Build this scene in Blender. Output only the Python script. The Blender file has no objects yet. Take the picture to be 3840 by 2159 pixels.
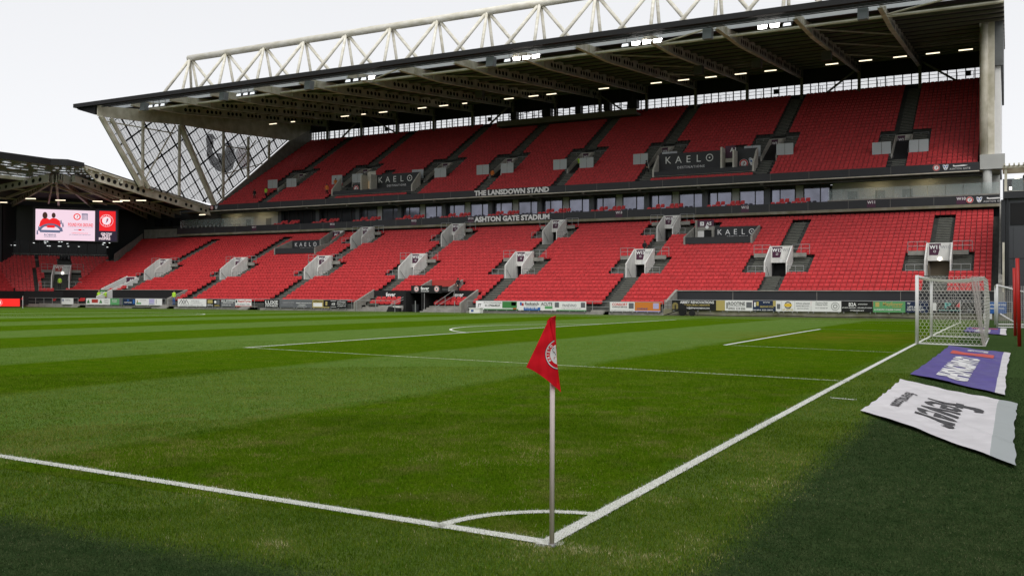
import bpy, math, random
import numpy as np
from mathutils import Vector, Matrix
random.seed(7); rng = np.random.default_rng(7)
C = bpy.context.scene.collection
SC = bpy.context.scene
R = math.radians

# ------------------------------------------------------------------ camera, sky, sun, exposure
CAM = Vector((2.91594, -6.15079, 1.80589)); YAW, PIT, ROL = -.48575, .00785, .00368
F = Vector((math.sin(YAW)*math.cos(PIT), math.cos(YAW)*math.cos(PIT), math.sin(PIT)))
Rt = Vector((math.cos(YAW), -math.sin(YAW), 0)); Up = Rt.cross(F)
R2 = math.cos(ROL)*Rt + math.sin(ROL)*Up; U2 = -math.sin(ROL)*Rt + math.cos(ROL)*Up
cam = bpy.data.objects.new('camera', bpy.data.cameras.new('camera')); C.objects.link(cam)
m = Matrix((R2, U2, -F)).transposed().to_4x4(); m.translation = CAM; cam.matrix_world = m
cam.data.lens = 36*3523.95/3840; cam.data.sensor_width = 36; cam.data.clip_end = 3000; cam.data.clip_start = .1
SC.camera = cam
w = bpy.data.worlds.new('World'); SC.world = w; w.use_nodes = True
nt = w.node_tree; nt.nodes.clear()
sky = nt.nodes.new('ShaderNodeTexSky'); sky.sky_type = 'NISHITA'; sky.sun_disc = False
sky.sun_elevation = R(48); sky.sun_rotation = R(150)
hs = nt.nodes.new('ShaderNodeHueSaturation'); hs.inputs['Saturation'].default_value = .12
scl = nt.nodes.new('ShaderNodeVectorMath'); scl.operation = 'SCALE'; scl.inputs['Scale'].default_value = .35
add = nt.nodes.new('ShaderNodeVectorMath'); add.operation = 'ADD'; add.inputs[1].default_value = (5.62, 5.65, 5.82)
bg = nt.nodes.new('ShaderNodeBackground'); bg.inputs[1].default_value = .1
wo = nt.nodes.new('ShaderNodeOutputWorld')
nt.links.new(sky.outputs[0], hs.inputs['Color']); nt.links.new(hs.outputs[0], scl.inputs[0])
nt.links.new(scl.outputs[0], add.inputs[0]); nt.links.new(add.outputs[0], bg.inputs[0]); nt.links.new(bg.outputs[0], wo.inputs[0])
sun = bpy.data.objects.new('sun', bpy.data.lights.new('sun', 'SUN')); C.objects.link(sun)
sun.data.energy = 1.5; sun.data.angle = R(40); sun.data.color = (1, .97, .93)
sun.rotation_euler = (R(42), 0, R(30)); sun.location = (20, -40, 60)
SC.view_settings.view_transform = 'Standard'; SC.view_settings.look = 'None'
SC.view_settings.exposure = 0.28; SC.view_settings.gamma = 1; SC.view_settings.use_curve_mapping = False
SC.cycles.max_bounces = 6; SC.cycles.transparent_max_bounces = 12

# ------------------------------------------------------------------ materials
def mat(name, col, rough=.6, metal=0., noise=0., nscale=4., col2=None, emit=None, es=0., bump=0., bscale=60., spec=.4, stretch=None):
    m = bpy.data.materials.new(name); m.use_nodes = True
    n = m.node_tree; b = n.nodes['Principled BSDF']
    b.inputs['Base Color'].default_value = (*col, 1); b.inputs['Roughness'].default_value = rough
    b.inputs['Metallic'].default_value = metal; b.inputs['Specular IOR Level'].default_value = spec
    if emit:
        b.inputs['Emission Color'].default_value = (*emit, 1); b.inputs['Emission Strength'].default_value = es
    if noise or bump:
        g = n.nodes.new('ShaderNodeNewGeometry'); mp = n.nodes.new('ShaderNodeMapping')
        if stretch: mp.inputs['Scale'].default_value = stretch
        n.links.new(g.outputs['Position'], mp.inputs[0])
    if noise:
        t = n.nodes.new('ShaderNodeTexNoise'); t.inputs['Scale'].default_value = nscale; t.inputs['Detail'].default_value = 6
        n.links.new(mp.outputs[0], t.inputs['Vector'])
        r = n.nodes.new('ShaderNodeMapRange'); r.inputs[1].default_value = .3; r.inputs[2].default_value = .7
        n.links.new(t.outputs[0], r.inputs[0])
        mx = n.nodes.new('ShaderNodeMix'); mx.data_type = 'RGBA'
        c2 = col2 or tuple(c*(1-noise) for c in col)
        mx.inputs[6].default_value = (*col, 1); mx.inputs[7].default_value = (*c2, 1)
        n.links.new(r.outputs[0], mx.inputs[0]); n.links.new(mx.outputs[2], b.inputs['Base Color'])
    if bump:
        t2 = n.nodes.new('ShaderNodeTexNoise'); t2.inputs['Scale'].default_value = bscale
        bp = n.nodes.new('ShaderNodeBump'); bp.inputs['Strength'].default_value = bump; bp.inputs['Distance'].default_value = .02
        n.links.new(mp.outputs[0], t2.inputs['Vector']); n.links.new(t2.outputs[0], bp.inputs['Height']); n.links.new(bp.outputs[0], b.inputs['Normal'])
    return m
def glass_mat(name, col, alpha, rough=.05, spec=.5):
    m = mat(name, col, rough, spec=spec); b = m.node_tree.nodes['Principled BSDF']; b.inputs['Alpha'].default_value = alpha
    return m
M = dict(
 conc=mat('concrete', (.33,.32,.29), .85, noise=.35, nscale=1.6, bump=.3),
 concd=mat('stained_concrete', (.30,.285,.23), .85, noise=.5, nscale=1.3, col2=(.17,.16,.085), bump=.3, stretch=(1,1,.35)),
 step=mat('terrace_concrete', (.085,.09,.082), .85, noise=.4, nscale=2.),
 nose=mat('step_nosing', (.5,.5,.4), .7, noise=.3, nscale=3),
 vwhite=mat('vomitory_white_paint', (.84,.83,.80), .6, noise=.22, nscale=1.4, stretch=(2,2,.5)), white=mat('white_paint', (.78,.78,.76), .5, noise=.08, nscale=2),
 steel=mat('galvanised_steel', (.36,.37,.37), .45, metal=.3, noise=.15, nscale=5),
 cream=mat('cream_steel_paint', (.74,.70,.60), .5, noise=.22, nscale=.9, col2=(.45,.42,.31)),
 tube=mat('weathered_white_tube', (.86,.84,.76), .5, noise=.5, nscale=1.3, col2=(.62,.59,.47), stretch=(.6,1,1.6)),
 girder=mat('girder_paint', (.52,.49,.43), .6, noise=.3, nscale=.6),
 purlin=mat('purlin_paint', (.20,.185,.155), .6, noise=.2, nscale=1),
 deck=mat('dark_roof_deck', (.020,.020,.023), .8, noise=.3, nscale=.6),
 decklight=mat('grey_roof_sheet', (.50,.52,.52), .5, noise=.3, nscale=1.2, stretch=(.3,3,3)),
 black=mat('black_cladding', (.012,.012,.013), .8, noise=.2, nscale=1),
 charcoal=mat('charcoal_panel', (.028,.030,.034), .5, noise=.12, nscale=.7),
 greyclad=mat('grey_cladding', (.075,.08,.088), .5, noise=.1, nscale=.5),
 greywall=mat('grey_panel_wall', (.46,.47,.45), .6, noise=.12, nscale=.8),
 red=mat('red_seat_plastic', (.70,.052,.058), .48, noise=.34, nscale=2.4, spec=.32),
 redb=mat('red_board', (.48,.05,.04), .5, noise=.1),
 bracket=mat('seat_bracket', (.55,.25,.25), .4),
 pvc=mat('white_plastic', (.84,.84,.84), .35, noise=.05, nscale=3),
 flag=mat('red_flag_cloth', (.78,.012,.025), .85, spec=.15, noise=.12, nscale=14),
 pole=mat('pinkish_white_pole', (.88,.77,.755), .75, noise=.08, nscale=6, spec=.1),
 txtw=mat('white_lettering', (.85,.85,.85), .5), txtd=mat('dark_lettering', (.03,.03,.035), .5), txtr=mat('red_lettering', (.6,.03,.03), .5),
 txtg=mat('gold_lettering', (.5,.4,.12), .5), txtb=mat('blue_lettering', (.02,.08,.3), .5), txtn=mat('grey_lettering', (.3,.3,.32), .5),
 teal=mat('teal_lettering', (.1,.5,.48), .5),
 plum=mat('plum_sign', (.075,.02,.05), .45), navy=mat('navy_board', (.012,.025,.07), .5), green=mat('green_board', (.05,.22,.06), .5), lgreen=mat('light_green_board', (.12,.36,.15), .5),
 gold=mat('gold_board', (.45,.36,.12), .5), grey=mat('grey_board', (.13,.135,.15), .5), orange=mat('orange_board', (.62,.20,.03), .5), blue=mat('blue_board', (.03,.13,.42), .5), lilac=mat('lilac_board', (.45,.42,.68), .5),
 terrlamp=mat('lit_terrace_tube', (1,1,1), emit=(1,.8,.45), es=9), farseat=mat('far_red_seating', (.28,.03,.03), .7, noise=.3), lamp=mat('lit_tube', (1,1,1), emit=(1,.86,.62), es=1.5), flood=mat('lit_floodlight', (1,1,1), emit=(1,.97,.93), es=14), floodoff=mat('dim_floodlight', (1,1,1), emit=(.9,.95,1), es=.75),
 bulk=mat('lit_bulkhead', (1,1,1), emit=(1,.95,.8), es=2.2), spotl=mat('lit_downlight', (1,1,1), emit=(.95,1,1), es=1.3), ledred=mat('led_red', (.1,0,0), emit=(1,.025,.02), es=.85), ledwhite=mat('led_white', (.1,.1,.1), emit=(1,.8,.86), es=.8),
 scrpink=mat('screen_pink', (.1,.1,.1), emit=(.80,.60,.70), es=.95), scrred=mat('screen_red', (.1,0,0), emit=(.80,.02,.025), es=.9), scrdark=mat('screen_dark', (.02,.02,.02), emit=(.02,.015,.03), es=1), scrblk=mat('screen_black', (.01,.01,.01), .3), scrblue=mat('screen_slate', (.02,.02,.02), emit=(.10,.12,.2), es=1), scrskin=mat('screen_brown', (.02,.02,.02), emit=(.05,.02,.015), es=1),
 gglass=glass_mat('translucent_sheet', (.82,.84,.86), .30, .3), bglass=mat('box_glass', (.27,.28,.36), .07, metal=.6, noise=.5, nscale=.45, spec=1.), dglass=mat('dark_glass', (.012,.014,.018), .25, spec=.25),  # box glass: uneven sky reflection is put into its colour as dark patches
 balu=glass_mat('balustrade_glass', (.45,.56,.55), .16, .1), wglass=glass_mat('window_glass', (.8,.85,.9), .10, .1), mull=mat('dark_mullion', (.02,.02,.022), .5),
 grille=mat('grey_mesh_screen', (.50,.53,.55), .4), hole=mat('girder_opening', (.01,.01,.01), .9),
 hiv=mat('hi_vis_yellow', (.45,.75,.05), .6), hio=mat('hi_vis_orange', (.8,.22,.03), .6), cloth=mat('black_clothing', (.012,.012,.016), .8), blue2=mat('blue_overall', (.03,.12,.4), .7), skin=mat('skin', (.45,.26,.18), .6), hair=mat('dark_hair', (.02,.015,.01), .7), hairb=mat('fair_hair', (.4,.3,.16), .7),
 net=mat('net_cord', (.82,.80,.76), .7), netveil=mat('net_cord_grey', (.62,.58,.55), .7), redpole=mat('red_pole', (.55,.02,.015), .4),
 purple=mat('purple_banner', (.10,.075,.36), .45, spec=.2, noise=.3, nscale=3), bwhite=mat('white_banner_cloth', (.78,.76,.78), .6, noise=.16, nscale=2.2, bump=.5, bscale=25), bgrey=mat('grey_banner_cloth', (.40,.44,.44), .5), line=None)
_n=M['decklight'].node_tree; _tr=_n.nodes.new('ShaderNodeBsdfTranslucent'); _tr.inputs[0].default_value=(.75,.8,.82,1); _mx=_n.nodes.new('ShaderNodeMixShader'); _mx.inputs[0].default_value=.5
_o=_n.nodes['Material Output']; _n.links.new(_n.nodes['Principled BSDF'].outputs[0],_mx.inputs[1]); _n.links.new(_tr.outputs[0],_mx.inputs[2]); _n.links.new(_mx.outputs[0],_o.inputs[0])

# ------------------------------------------------------------------ mesh helpers
class MB:
    def __init__(s): s.v=[]; s.f=[]; s.m=[]
    def poly(s, pts, mi=0):
        n=len(s.v); s.v += [tuple(p) for p in pts]; s.f.append(tuple(range(n,n+len(pts)))); s.m.append(mi)
    def hexa(s, p, mi=0):      # 8 points: bottom 4 (ccw) then top 4
        n=len(s.v); s.v += [tuple(q) for q in p]
        for f in ((3,2,1,0),(4,5,6,7),(0,1,5,4),(1,2,6,5),(2,3,7,6),(3,0,4,7)): s.f.append(tuple(n+i for i in f)); s.m.append(mi)
    def box(s, x0,x1,y0,y1,z0,z1, mi=0):
        s.hexa([(x0,y0,z0),(x1,y0,z0),(x1,y1,z0),(x0,y1,z0),(x0,y0,z1),(x1,y0,z1),(x1,y1,z1),(x0,y1,z1)], mi)
    def beam(s, p, q, a, b=None, up=(0,0,1), mi=0):   # rectangular bar: a wide, b tall
        b = b or a; p=Vector(p); q=Vector(q); d=(q-p).normalized(); u=Vector(up)
        if abs(d.dot(u))>.98: u=Vector((0,1,0))
        sd=d.cross(u).normalized(); u=sd.cross(d)
        o=[sd*x*a/2+u*y*b/2 for x,y in ((-1,-1),(1,-1),(1,1),(-1,1))]
        s.hexa([p+k for k in o]+[q+k for k in o], mi)
    def tube(s, p, q, r, n=8, r2=None, mi=0):
        r2 = r if r2 is None else r2; p=Vector(p); q=Vector(q); d=(q-p).normalized()
        u=Vector((0,0,1)) if abs(d.z)<.95 else Vector((1,0,0)); a=d.cross(u).normalized(); b=a.cross(d)
        k=len(s.v)
        for c,rr in ((p,r),(q,r2)):
            for i in range(n):
                t=2*math.pi*i/n; s.v.append(tuple(c+a*math.cos(t)*rr+b*math.sin(t)*rr))
        for i in range(n): s.f.append((k+i,k+(i+1)%n,k+n+(i+1)%n,k+n+i)); s.m.append(mi)
        s.f.append(tuple(k+i for i in range(n))[::-1]); s.m.append(mi); s.f.append(tuple(k+n+i for i in range(n))); s.m.append(mi)
    def prism(s, pts, ext, mi=0):  # polygon extruded by vector
        e=Vector(ext); n=len(pts); k=len(s.v); s.v += [tuple(p) for p in pts]+[tuple(Vector(p)+e) for p in pts]
        s.f.append(tuple(k+i for i in range(n))[::-1]); s.f.append(tuple(k+n+i for i in range(n))); s.m += [mi,mi]
        for i in range(n): s.f.append((k+i,k+(i+1)%n,k+n+(i+1)%n,k+n+i)); s.m.append(mi)
    def disc(s, c, ax, ay, r, n=20, r0=0, mi=0, a0=0, a1=2*math.pi, off=None):
        c=Vector(c); ax=Vector(ax); ay=Vector(ay)
        P=lambda t,rr: c+ax*math.cos(t)*rr+ay*math.sin(t)*rr
        for i in range(n):
            t0=a0+(a1-a0)*i/n; t1=a0+(a1-a0)*(i+1)/n
            if r0: s.poly([P(t0,r0),P(t0,r),P(t1,r),P(t1,r0)], mi)
            else: s.poly([c,P(t0,r),P(t1,r)], mi)
    def build(s, name, mats, parent=None, smooth=False, fix=False):
        me=bpy.data.meshes.new(name); me.from_pydata(s.v,[],s.f)
        for x in (mats if isinstance(mats,(list,tuple)) else [mats]): me.materials.append(x)
        me.polygons.foreach_set('material_index', s.m)
        if smooth: me.polygons.foreach_set('use_smooth',[True]*len(s.f))
        me.update()
        o=bpy.data.objects.new(name, me); C.objects.link(o)
        if parent: o.parent=parent
        return o
def tag(o, label=None, cat=None, group=None, kind=None):
    if label: o['label']=label
    if cat: o['category']=cat
    if group: o['group']=group
    if kind: o['kind']=kind
    return o
ORD=['first','second','third','fourth','fifth','sixth','seventh','eighth','ninth','tenth','eleventh','twelfth','thirteenth','fourteenth','fifteenth','sixteenth','seventeenth','eighteenth','nineteenth','twentieth','twenty-first','twenty-second','twenty-third']
def empty(name, loc, label=None, cat=None, group=None):
    o=bpy.data.objects.new(name,None); C.objects.link(o); o.location=loc; o.empty_display_size=.3
    return tag(o,label,cat,group)
def attach(ch, par):   # keep world coordinates when the parent Empty stands at loc (no rotation)
    ch.parent=par; ch.matrix_parent_inverse=Matrix.Translation(par.location).inverted(); return ch
STUFFP={'panel_joint','cladding_joint','window_frame','balustrade_bracket','roof_glazing_strip','gantry_equipment','gable_mullions','glazing_bars','stairway','lower_terrace','upper_terrace','corner_terrace','roof_front_sheet','lounge_frame','side_net','back_net','roof_net','net_fold','net','ring_net'}
SPLIT={'front_wall','viewing_platform','platform_back_panel','platform_side_wall','roof_bracing','terrace_wall','side_wall','terrace_door','raking_brace','gable_frame','ring_beam','strut','front_steps','door_jamb','exit_wall','rear_window','platform_floor','panel','screen_panel','landing_wall','cable_tray','goalpost','parapet','rear_wall','pergola','downpipe','truss_lower_chord','printed_block','tree_print','steps'}
def islands(mb):
    p=list(range(len(mb.v)))
    def f(a):
        while p[a]!=a: p[a]=p[p[a]]; a=p[a]
        return a
    for fc in mb.f:
        for q in fc[1:]: p[f(q)]=f(fc[0])
    g={}
    for fc,mi in zip(mb.f,mb.m): g.setdefault(f(fc[0]),[]).append((fc,mi))
    out=[]
    for fs in g.values():
        m_=MB(); idx={}
        for fc,mi in fs:
            t=[]
            for q in fc:
                if q not in idx: idx[q]=len(m_.v); m_.v.append(mb.v[q])
                t.append(idx[q])
            m_.f.append(tuple(t)); m_.m.append(mi)
        out.append(m_)
    return out
def part(mb, name, mats, par, smooth=False):
    if name in SPLIT:
        for k in islands(mb): o=attach(k.build(name, mats, None, smooth), par)
        return o
    o=attach(mb.build(name, mats, None, smooth), par)
    if name in STUFFP: o['kind']='stuff'
    return o
def text_mesh(s, size, bold=.012, extr=0., spacing=1.):
    cu=bpy.data.curves.new('t','FONT'); cu.body=s; cu.size=size; cu.offset=bold*size; cu.extrude=extr; cu.align_x='CENTER'; cu.align_y='CENTER'
    cu.space_character=spacing; cu.resolution_u=2
    o=bpy.data.objects.new('t',cu); C.objects.link(o)
    dg=bpy.context.evaluated_depsgraph_get(); me=bpy.data.meshes.new_from_object(o.evaluated_get(dg))
    bpy.data.objects.remove(o); bpy.data.curves.remove(cu)
    return me
def text(s, c, size, material, par, ax=(1,0,0), ay=(0,0,1), fit=None, bold=.012, extr=.0, name='lettering', spacing=1., sy=1.):
    me=text_mesh(s,size,bold,extr,spacing)
    if not me.vertices: return None
    co=np.empty(len(me.vertices)*3); me.vertices.foreach_get('co',co); co=co.reshape(-1,3)
    co[:,:2]-= (co[:,:2].max(0)+co[:,:2].min(0))/2
    if fit: co[:,0]*=fit/(co[:,0].max()-co[:,0].min())
    co[:,1]*=sy
    ax=np.array(Vector(ax).normalized()); ay=np.array(Vector(ay).normalized()); az=np.cross(ax,ay)
    w=np.array(c)+co[:,:1]*ax+co[:,1:2]*ay+co[:,2:3]*az
    me.vertices.foreach_set('co',w.ravel()); me.materials.clear(); me.materials.append(material); me.update()
    o=bpy.data.objects.new(name,me); C.objects.link(o)
    if par is not None: attach(o,par) if par.parent is None or True else None
    return o
def np_mesh(name, V, Fc, mats, mi=None, smooth=False, attr=None):
    me=bpy.data.meshes.new(name); nv=len(V); k=Fc.shape[1]; nf=len(Fc)
    me.vertices.add(nv); me.vertices.foreach_set('co',V.astype(np.float32).ravel())
    me.loops.add(nf*k); me.loops.foreach_set('vertex_index',Fc.astype(np.int32).ravel())
    me.polygons.add(nf); me.polygons.foreach_set('loop_start',np.arange(0,nf*k,k,dtype=np.int32)); me.polygons.foreach_set('loop_total',np.full(nf,k,dtype=np.int32))
    for x in mats: me.materials.append(x)
    if mi is not None: me.polygons.foreach_set('material_index',mi.astype(np.int32))
    me.polygons.foreach_set('use_smooth',np.full(nf,bool(smooth)))
    if attr is not None:
        a=me.attributes.new('tone','FLOAT','POINT'); a.data.foreach_set('value',attr.astype(np.float32))
    me.update(calc_edges=True)
    o=bpy.data.objects.new(name,me); C.objects.link(o); return o

# ------------------------------------------------------------------ ground and pitch
HY=34.25
def gz(x,y):
    t=np.clip((np.asarray(y,float)-HY)/HY,-1,1); return .094*(1-t*t)
def ground_material(name, kind):
    m=bpy.data.materials.new(name); m.use_nodes=True; n=m.node_tree; L=n.links.new; b=n.nodes['Principled BSDF']
    b.inputs['Roughness'].default_value=1.; b.inputs['Specular IOR Level'].default_value=.02
    g=n.nodes.new('ShaderNodeNewGeometry'); sp=n.nodes.new('ShaderNodeSeparateXYZ'); L(g.outputs['Position'],sp.inputs[0])
    def noise(s,d=4,stretch=None):
        t=n.nodes.new('ShaderNodeTexNoise'); t.inputs['Scale'].default_value=s; t.inputs['Detail'].default_value=d
        if stretch:
            mp=n.nodes.new('ShaderNodeMapping'); mp.inputs['Scale'].default_value=stretch; L(g.outputs['Position'],mp.inputs[0]); L(mp.outputs[0],t.inputs['Vector'])
        else: L(g.outputs['Position'],t.inputs['Vector'])
        return t.outputs[0]
    def rng_(x,a,bb,c=0,d=1):
        r=n.nodes.new('ShaderNodeMapRange'); r.inputs[1].default_value=a; r.inputs[2].default_value=bb; r.inputs[3].default_value=c; r.inputs[4].default_value=d; L(x,r.inputs[0]); return r.outputs[0]
    def mix(f,a,bb):
        k=n.nodes.new('ShaderNodeMix'); k.data_type='RGBA'
        L(f,k.inputs[0]) if not isinstance(f,float) else setattr(k.inputs[0],'default_value',f)
        for i,v in ((6,a),(7,bb)):
            if isinstance(v,tuple): k.inputs[i].default_value=(*v,1)
            else: L(v,k.inputs[i])
        return k.outputs[2]
    def math_(op,a,bb=None):
        k=n.nodes.new('ShaderNodeMath'); k.operation=op
        for i,v in ((0,a),(1,bb)):
            if v is None: continue
            if isinstance(v,(int,float)): k.inputs[i].default_value=v
            else: L(v,k.inputs[i])
        return k.outputs[0]
    if kind=='pitch':
        # mowing stripes run along the goal line, 6.3 m wide, edges wander a little
        x=math_('ADD',sp.outputs[0], math_('MULTIPLY',math_('SUBTRACT',noise(.35,5),.5),.9))
        ph=math_('PINGPONG',math_('ADD',x,.1+3.15),6.3)
        st=rng_(ph,2.85,3.45)                       # 1 = mown toward the light tone
        dark=mix(rng_(noise(2.2,6),.35,.7),(.050,.114,.0020),(.074,.132,.004))
        light=mix(rng_(noise(2.0,6),.35,.7),(.088,.162,.026),(.114,.184,.040))
        col=mix(st,dark,light)
        # bare, straw coloured wear spots, stronger near the corner and in the goal mouth
        cd=n.nodes.new('ShaderNodeVectorMath'); cd.operation='DISTANCE'; L(g.outputs['Position'],cd.inputs[0]); cd.inputs[1].default_value=(0,0,0)
        near=rng_(cd.outputs['Value'],2,16,1,.12)
        wear=math_('MULTIPLY',rng_(noise(1.7,8),.5,.78),near)
        col=mix(wear,col,(.15,.125,.045))
        gm=n.nodes.new('ShaderNodeVectorMath'); gm.operation='DISTANCE'; L(g.outputs['Position'],gm.inputs[0]); gm.inputs[1].default_value=(-3.5,36,0)
        gmf=math_('MULTIPLY',rng_(gm.outputs['Value'],1,8,.75,0),rng_(noise(.7,3),.3,.6))
        col=mix(gmf,col,(.13,.13,.012))
    else:
        e=noise(1.1,6)
        surround=mix(rng_(noise(2.4,7),.35,.7),(.070,.128,.018),(.110,.154,.038))
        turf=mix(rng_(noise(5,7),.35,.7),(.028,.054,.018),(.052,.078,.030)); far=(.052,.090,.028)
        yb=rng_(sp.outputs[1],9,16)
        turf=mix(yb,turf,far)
        ex=math_('ADD',sp.outputs[0],math_('MULTIPLY',math_('SUBTRACT',e,.5),.10))
        ey=math_('ADD',sp.outputs[1],math_('MULTIPLY',math_('SUBTRACT',e,.5),.10))
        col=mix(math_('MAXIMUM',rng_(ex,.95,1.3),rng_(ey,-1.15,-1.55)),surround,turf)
    fine=rng_(noise(38,6),.28,.72,.62,1.4)
    vm=n.nodes.new('ShaderNodeVectorMath'); vm.operation='SCALE'; L(col,vm.inputs[0]); L(fine,vm.inputs['Scale'])
    L(vm.outputs[0],b.inputs['Base Color'])
    bp=n.nodes.new('ShaderNodeBump'); bp.inputs['Strength'].default_value=.6; bp.inputs['Distance'].default_value=.03
    df=n.nodes.new('ShaderNodeBsdfDiffuse'); L(noise(70,5),bp.inputs['Height']); L(bp.outputs[0],df.inputs['Normal']); L(vm.outputs[0],df.inputs['Color']); n.nodes.remove(b); L(df.outputs[0],n.nodes['Material Output'].inputs[0])
    return m
def sheet(name, xs, ys, dz, material):
    V=np.array([(x,y,float(gz(x,y))+dz) for y in ys for x in xs]); nx=len(xs)
    Fc=np.array([(j*nx+i,j*nx+i+1,(j+1)*nx+i+1,(j+1)*nx+i) for j in range(len(ys)-1) for i in range(nx-1)])
    return tag(np_mesh(name,V,Fc,[material]),kind='structure')
gb=MB(); gb.poly([(-700,-500,-.06),(500,-500,-.06),(500,700,-.06),(-700,700,-.06)])
tag(gb.build('ground',mat('outer_tarmac',(.05,.05,.05),.9,noise=.2)),kind='structure')
apron=sheet('artificial_turf',[-125,-60,-20,0,3,12],[-30,-12,-6,-2,0]+list(range(4,69,4))+[68.5,76.9],0,ground_material('turf_surround','surround'))
pitch=sheet('pitch',[-105,-60,-20,-6,0.0],[0]+list(range(2,69,3))+[68.5],.004,ground_material('pitch_grass','pitch'))

# painted lines: measured layout, each line a mesh of its own
mline=mat('line_paint',(.80,.80,.78),.8,noise=.25,nscale=45,col2=(.62,.66,.55),bump=.4,bscale=90); M['line']=mline
thin=mat('worn_line_paint',(.50,.56,.36),.8,noise=.45,nscale=5,col2=(.16,.24,.08))
LINES=[]
def line(pts, w, name='pitch_line', m_=None, label=None, closed=False):
    P=[np.array(p,float) for p in pts]; V=[]; 
    for i,p in enumerate(P):
        a=P[max(i-1,0)]; c=P[min(i+1,len(P)-1)]; t=(c-a)/np.linalg.norm(c-a); nn=np.array((-t[1],t[0]))
        for s in (-1,1): q=p+nn*s*w/2; V.append((q[0],q[1],float(gz(*q))+.009))
    Fc=np.array([(2*i,2*i+1,2*i+3,2*i+2) for i in range(len(P)-1)])
    LINES.append((P,w)); return tag(np_mesh(name,np.array(V),Fc,[m_ or mline]),kind='structure')
def seg(a,b,n): return [(a[0]+(b[0]-a[0])*i/n,a[1]+(b[1]-a[1])*i/n) for i in range(n+1)]
line(seg((-.06,-.02),(-.06,68.5),60),.12,'goal_line')
line(seg((.0,.05),(-7,.42),8)+seg((-9,.45),(-105,.45),10),.12,'touchline')
line([(.0+1.02*math.cos(t),1.02*math.sin(t)) for t in np.linspace(math.pi/2+.03,math.pi-.05,20)],.10,'corner_arc')
line(seg((-19.1,16.85),(0,14.16),20),.10,'penalty_area_line',thin)
line(seg((-19.04,16.78),(-18.85,61.1),20),.14,'penalty_area_line'); line(seg((-18.85,61.1),(0,60.0),10),.08,'penalty_area_line',thin)
line(seg((-5.92,26.45),(0,24.9),8),.09,'goal_area_line',thin); line(seg((-5.86,26.4),(-5.83,45.25),10),.14,'goal_area_line'); line(seg((-5.83,45.21),(0,44.4),8),.08,'goal_area_line',thin)
line([(-13.2+9.8*math.cos(t),38.8+9.8*math.sin(t)) for t in np.linspace(math.pi-.955,math.pi+.955,30)],.13,'penalty_arc')
line([(-65.85+10*math.cos(t),46.5+10*math.sin(t)) for t in np.linspace(0,2*math.pi,60)],.12,'centre_circle')
line(seg((-65.85,.45),(-65.85,68.5),20),.12,'halfway_line'); line(seg((-105,68.3),(0,68.5),20),.12,'far_touchline',thin)
line([(.22,10.82),(.6,10.7)],.07,'pitch_mark')

# grass blades near the camera (countless: one mesh), blades on the lines are painted
def in_line(x,y):
    r=np.zeros(len(x),bool)
    for P,w in LINES:
        if len(P)>40 and abs(P[0][0]+55.85)<1: continue
        for a,b in zip(P[:-1],P[1:]):
            if min(np.hypot(*(a)),np.hypot(*(b)))>30 and np.hypot(*(a-b))<8: continue
            d=b-a; L2=d@d; t=np.clip(((x-a[0])*d[0]+(y-a[1])*d[1])/L2,0,1)
            r|=np.hypot(x-a[0]-t*d[0],y-a[1]-t*d[1])<w/2
    return r
def blades(n, dmin, dmax, h0, h1, w0):
    ang=math.atan2(F.y,F.x)+rng.uniform(-.56,.56,n); d=np.sqrt(rng.uniform(dmin**2,dmax**2,n))
    x=CAM.x+d*np.cos(ang); y=CAM.y+d*np.sin(ang)
    keep=(x<11)&(y>-29); x,y,d=x[keep],y[keep],d[keep]; n=len(x)
    z=gz(x,y)+.002; h=rng.uniform(h0,h1,n)*np.interp(d,[5,14],[.72,1]); a=rng.uniform(0,2*math.pi,n); lean=rng.uniform(.1,.75,n)*h; la=rng.uniform(0,2*math.pi,n)
    ww=w0*rng.uniform(.7,1.3,n)
    turf=(x>1.15)|(y<-1.35); h[turf]*=.6
    V=np.empty((n,3,3)); V[:,0]=np.stack([x-np.cos(a)*ww,y-np.sin(a)*ww,z],1); V[:,1]=np.stack([x+np.cos(a)*ww,y+np.sin(a)*ww,z],1)
    V[:,2]=np.stack([x+np.cos(la)*lean,y+np.sin(la)*lean,z+h],1)
    on=in_line(x+rng.normal(0,.012,n),y+rng.normal(0,.012,n))
    return V,x,y,on
def blade_mat(name,kind):
    m=bpy.data.materials.new(name); m.use_nodes=True; n=m.node_tree; b=n.nodes['Principled BSDF']; b.inputs['Roughness'].default_value=.6; b.inputs['Specular IOR Level'].default_value=.05
    at=n.nodes.new('ShaderNodeAttribute'); at.attribute_name='tone'; cr=n.nodes.new('ShaderNodeValToRGB')
    cols={'pitch':[(0,(.042,.100,.003)),(.42,(.100,.175,.007)),(.70,(.185,.250,.030)),(.88,(.33,.30,.11)),(1,(.58,.54,.32))],
          'turf':[(0,(.018,.042,.013)),(.5,(.046,.082,.027)),(.85,(.10,.13,.055)),(1,(.2,.21,.12))],
          'white':[(0,(.55,.56,.5)),(1,(.85,.85,.83))]}[kind]
    el=cr.color_ramp.elements
    el[0].position=cols[0][0]; el[0].color=(*cols[0][1],1); el[1].position=cols[-1][0]; el[1].color=(*cols[-1][1],1)
    for p,c in cols[1:-1]: e=el.new(p); e.color=(*c,1)
    df=n.nodes.new('ShaderNodeBsdfDiffuse'); n.nodes.remove(b); n.links.new(at.outputs['Fac'],cr.inputs[0]); n.links.new(cr.outputs[0],df.inputs['Color']); n.links.new(df.outputs[0],n.nodes['Material Output'].inputs[0]); return m
Vs=[];Xs=[];Ys=[];On=[]
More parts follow.
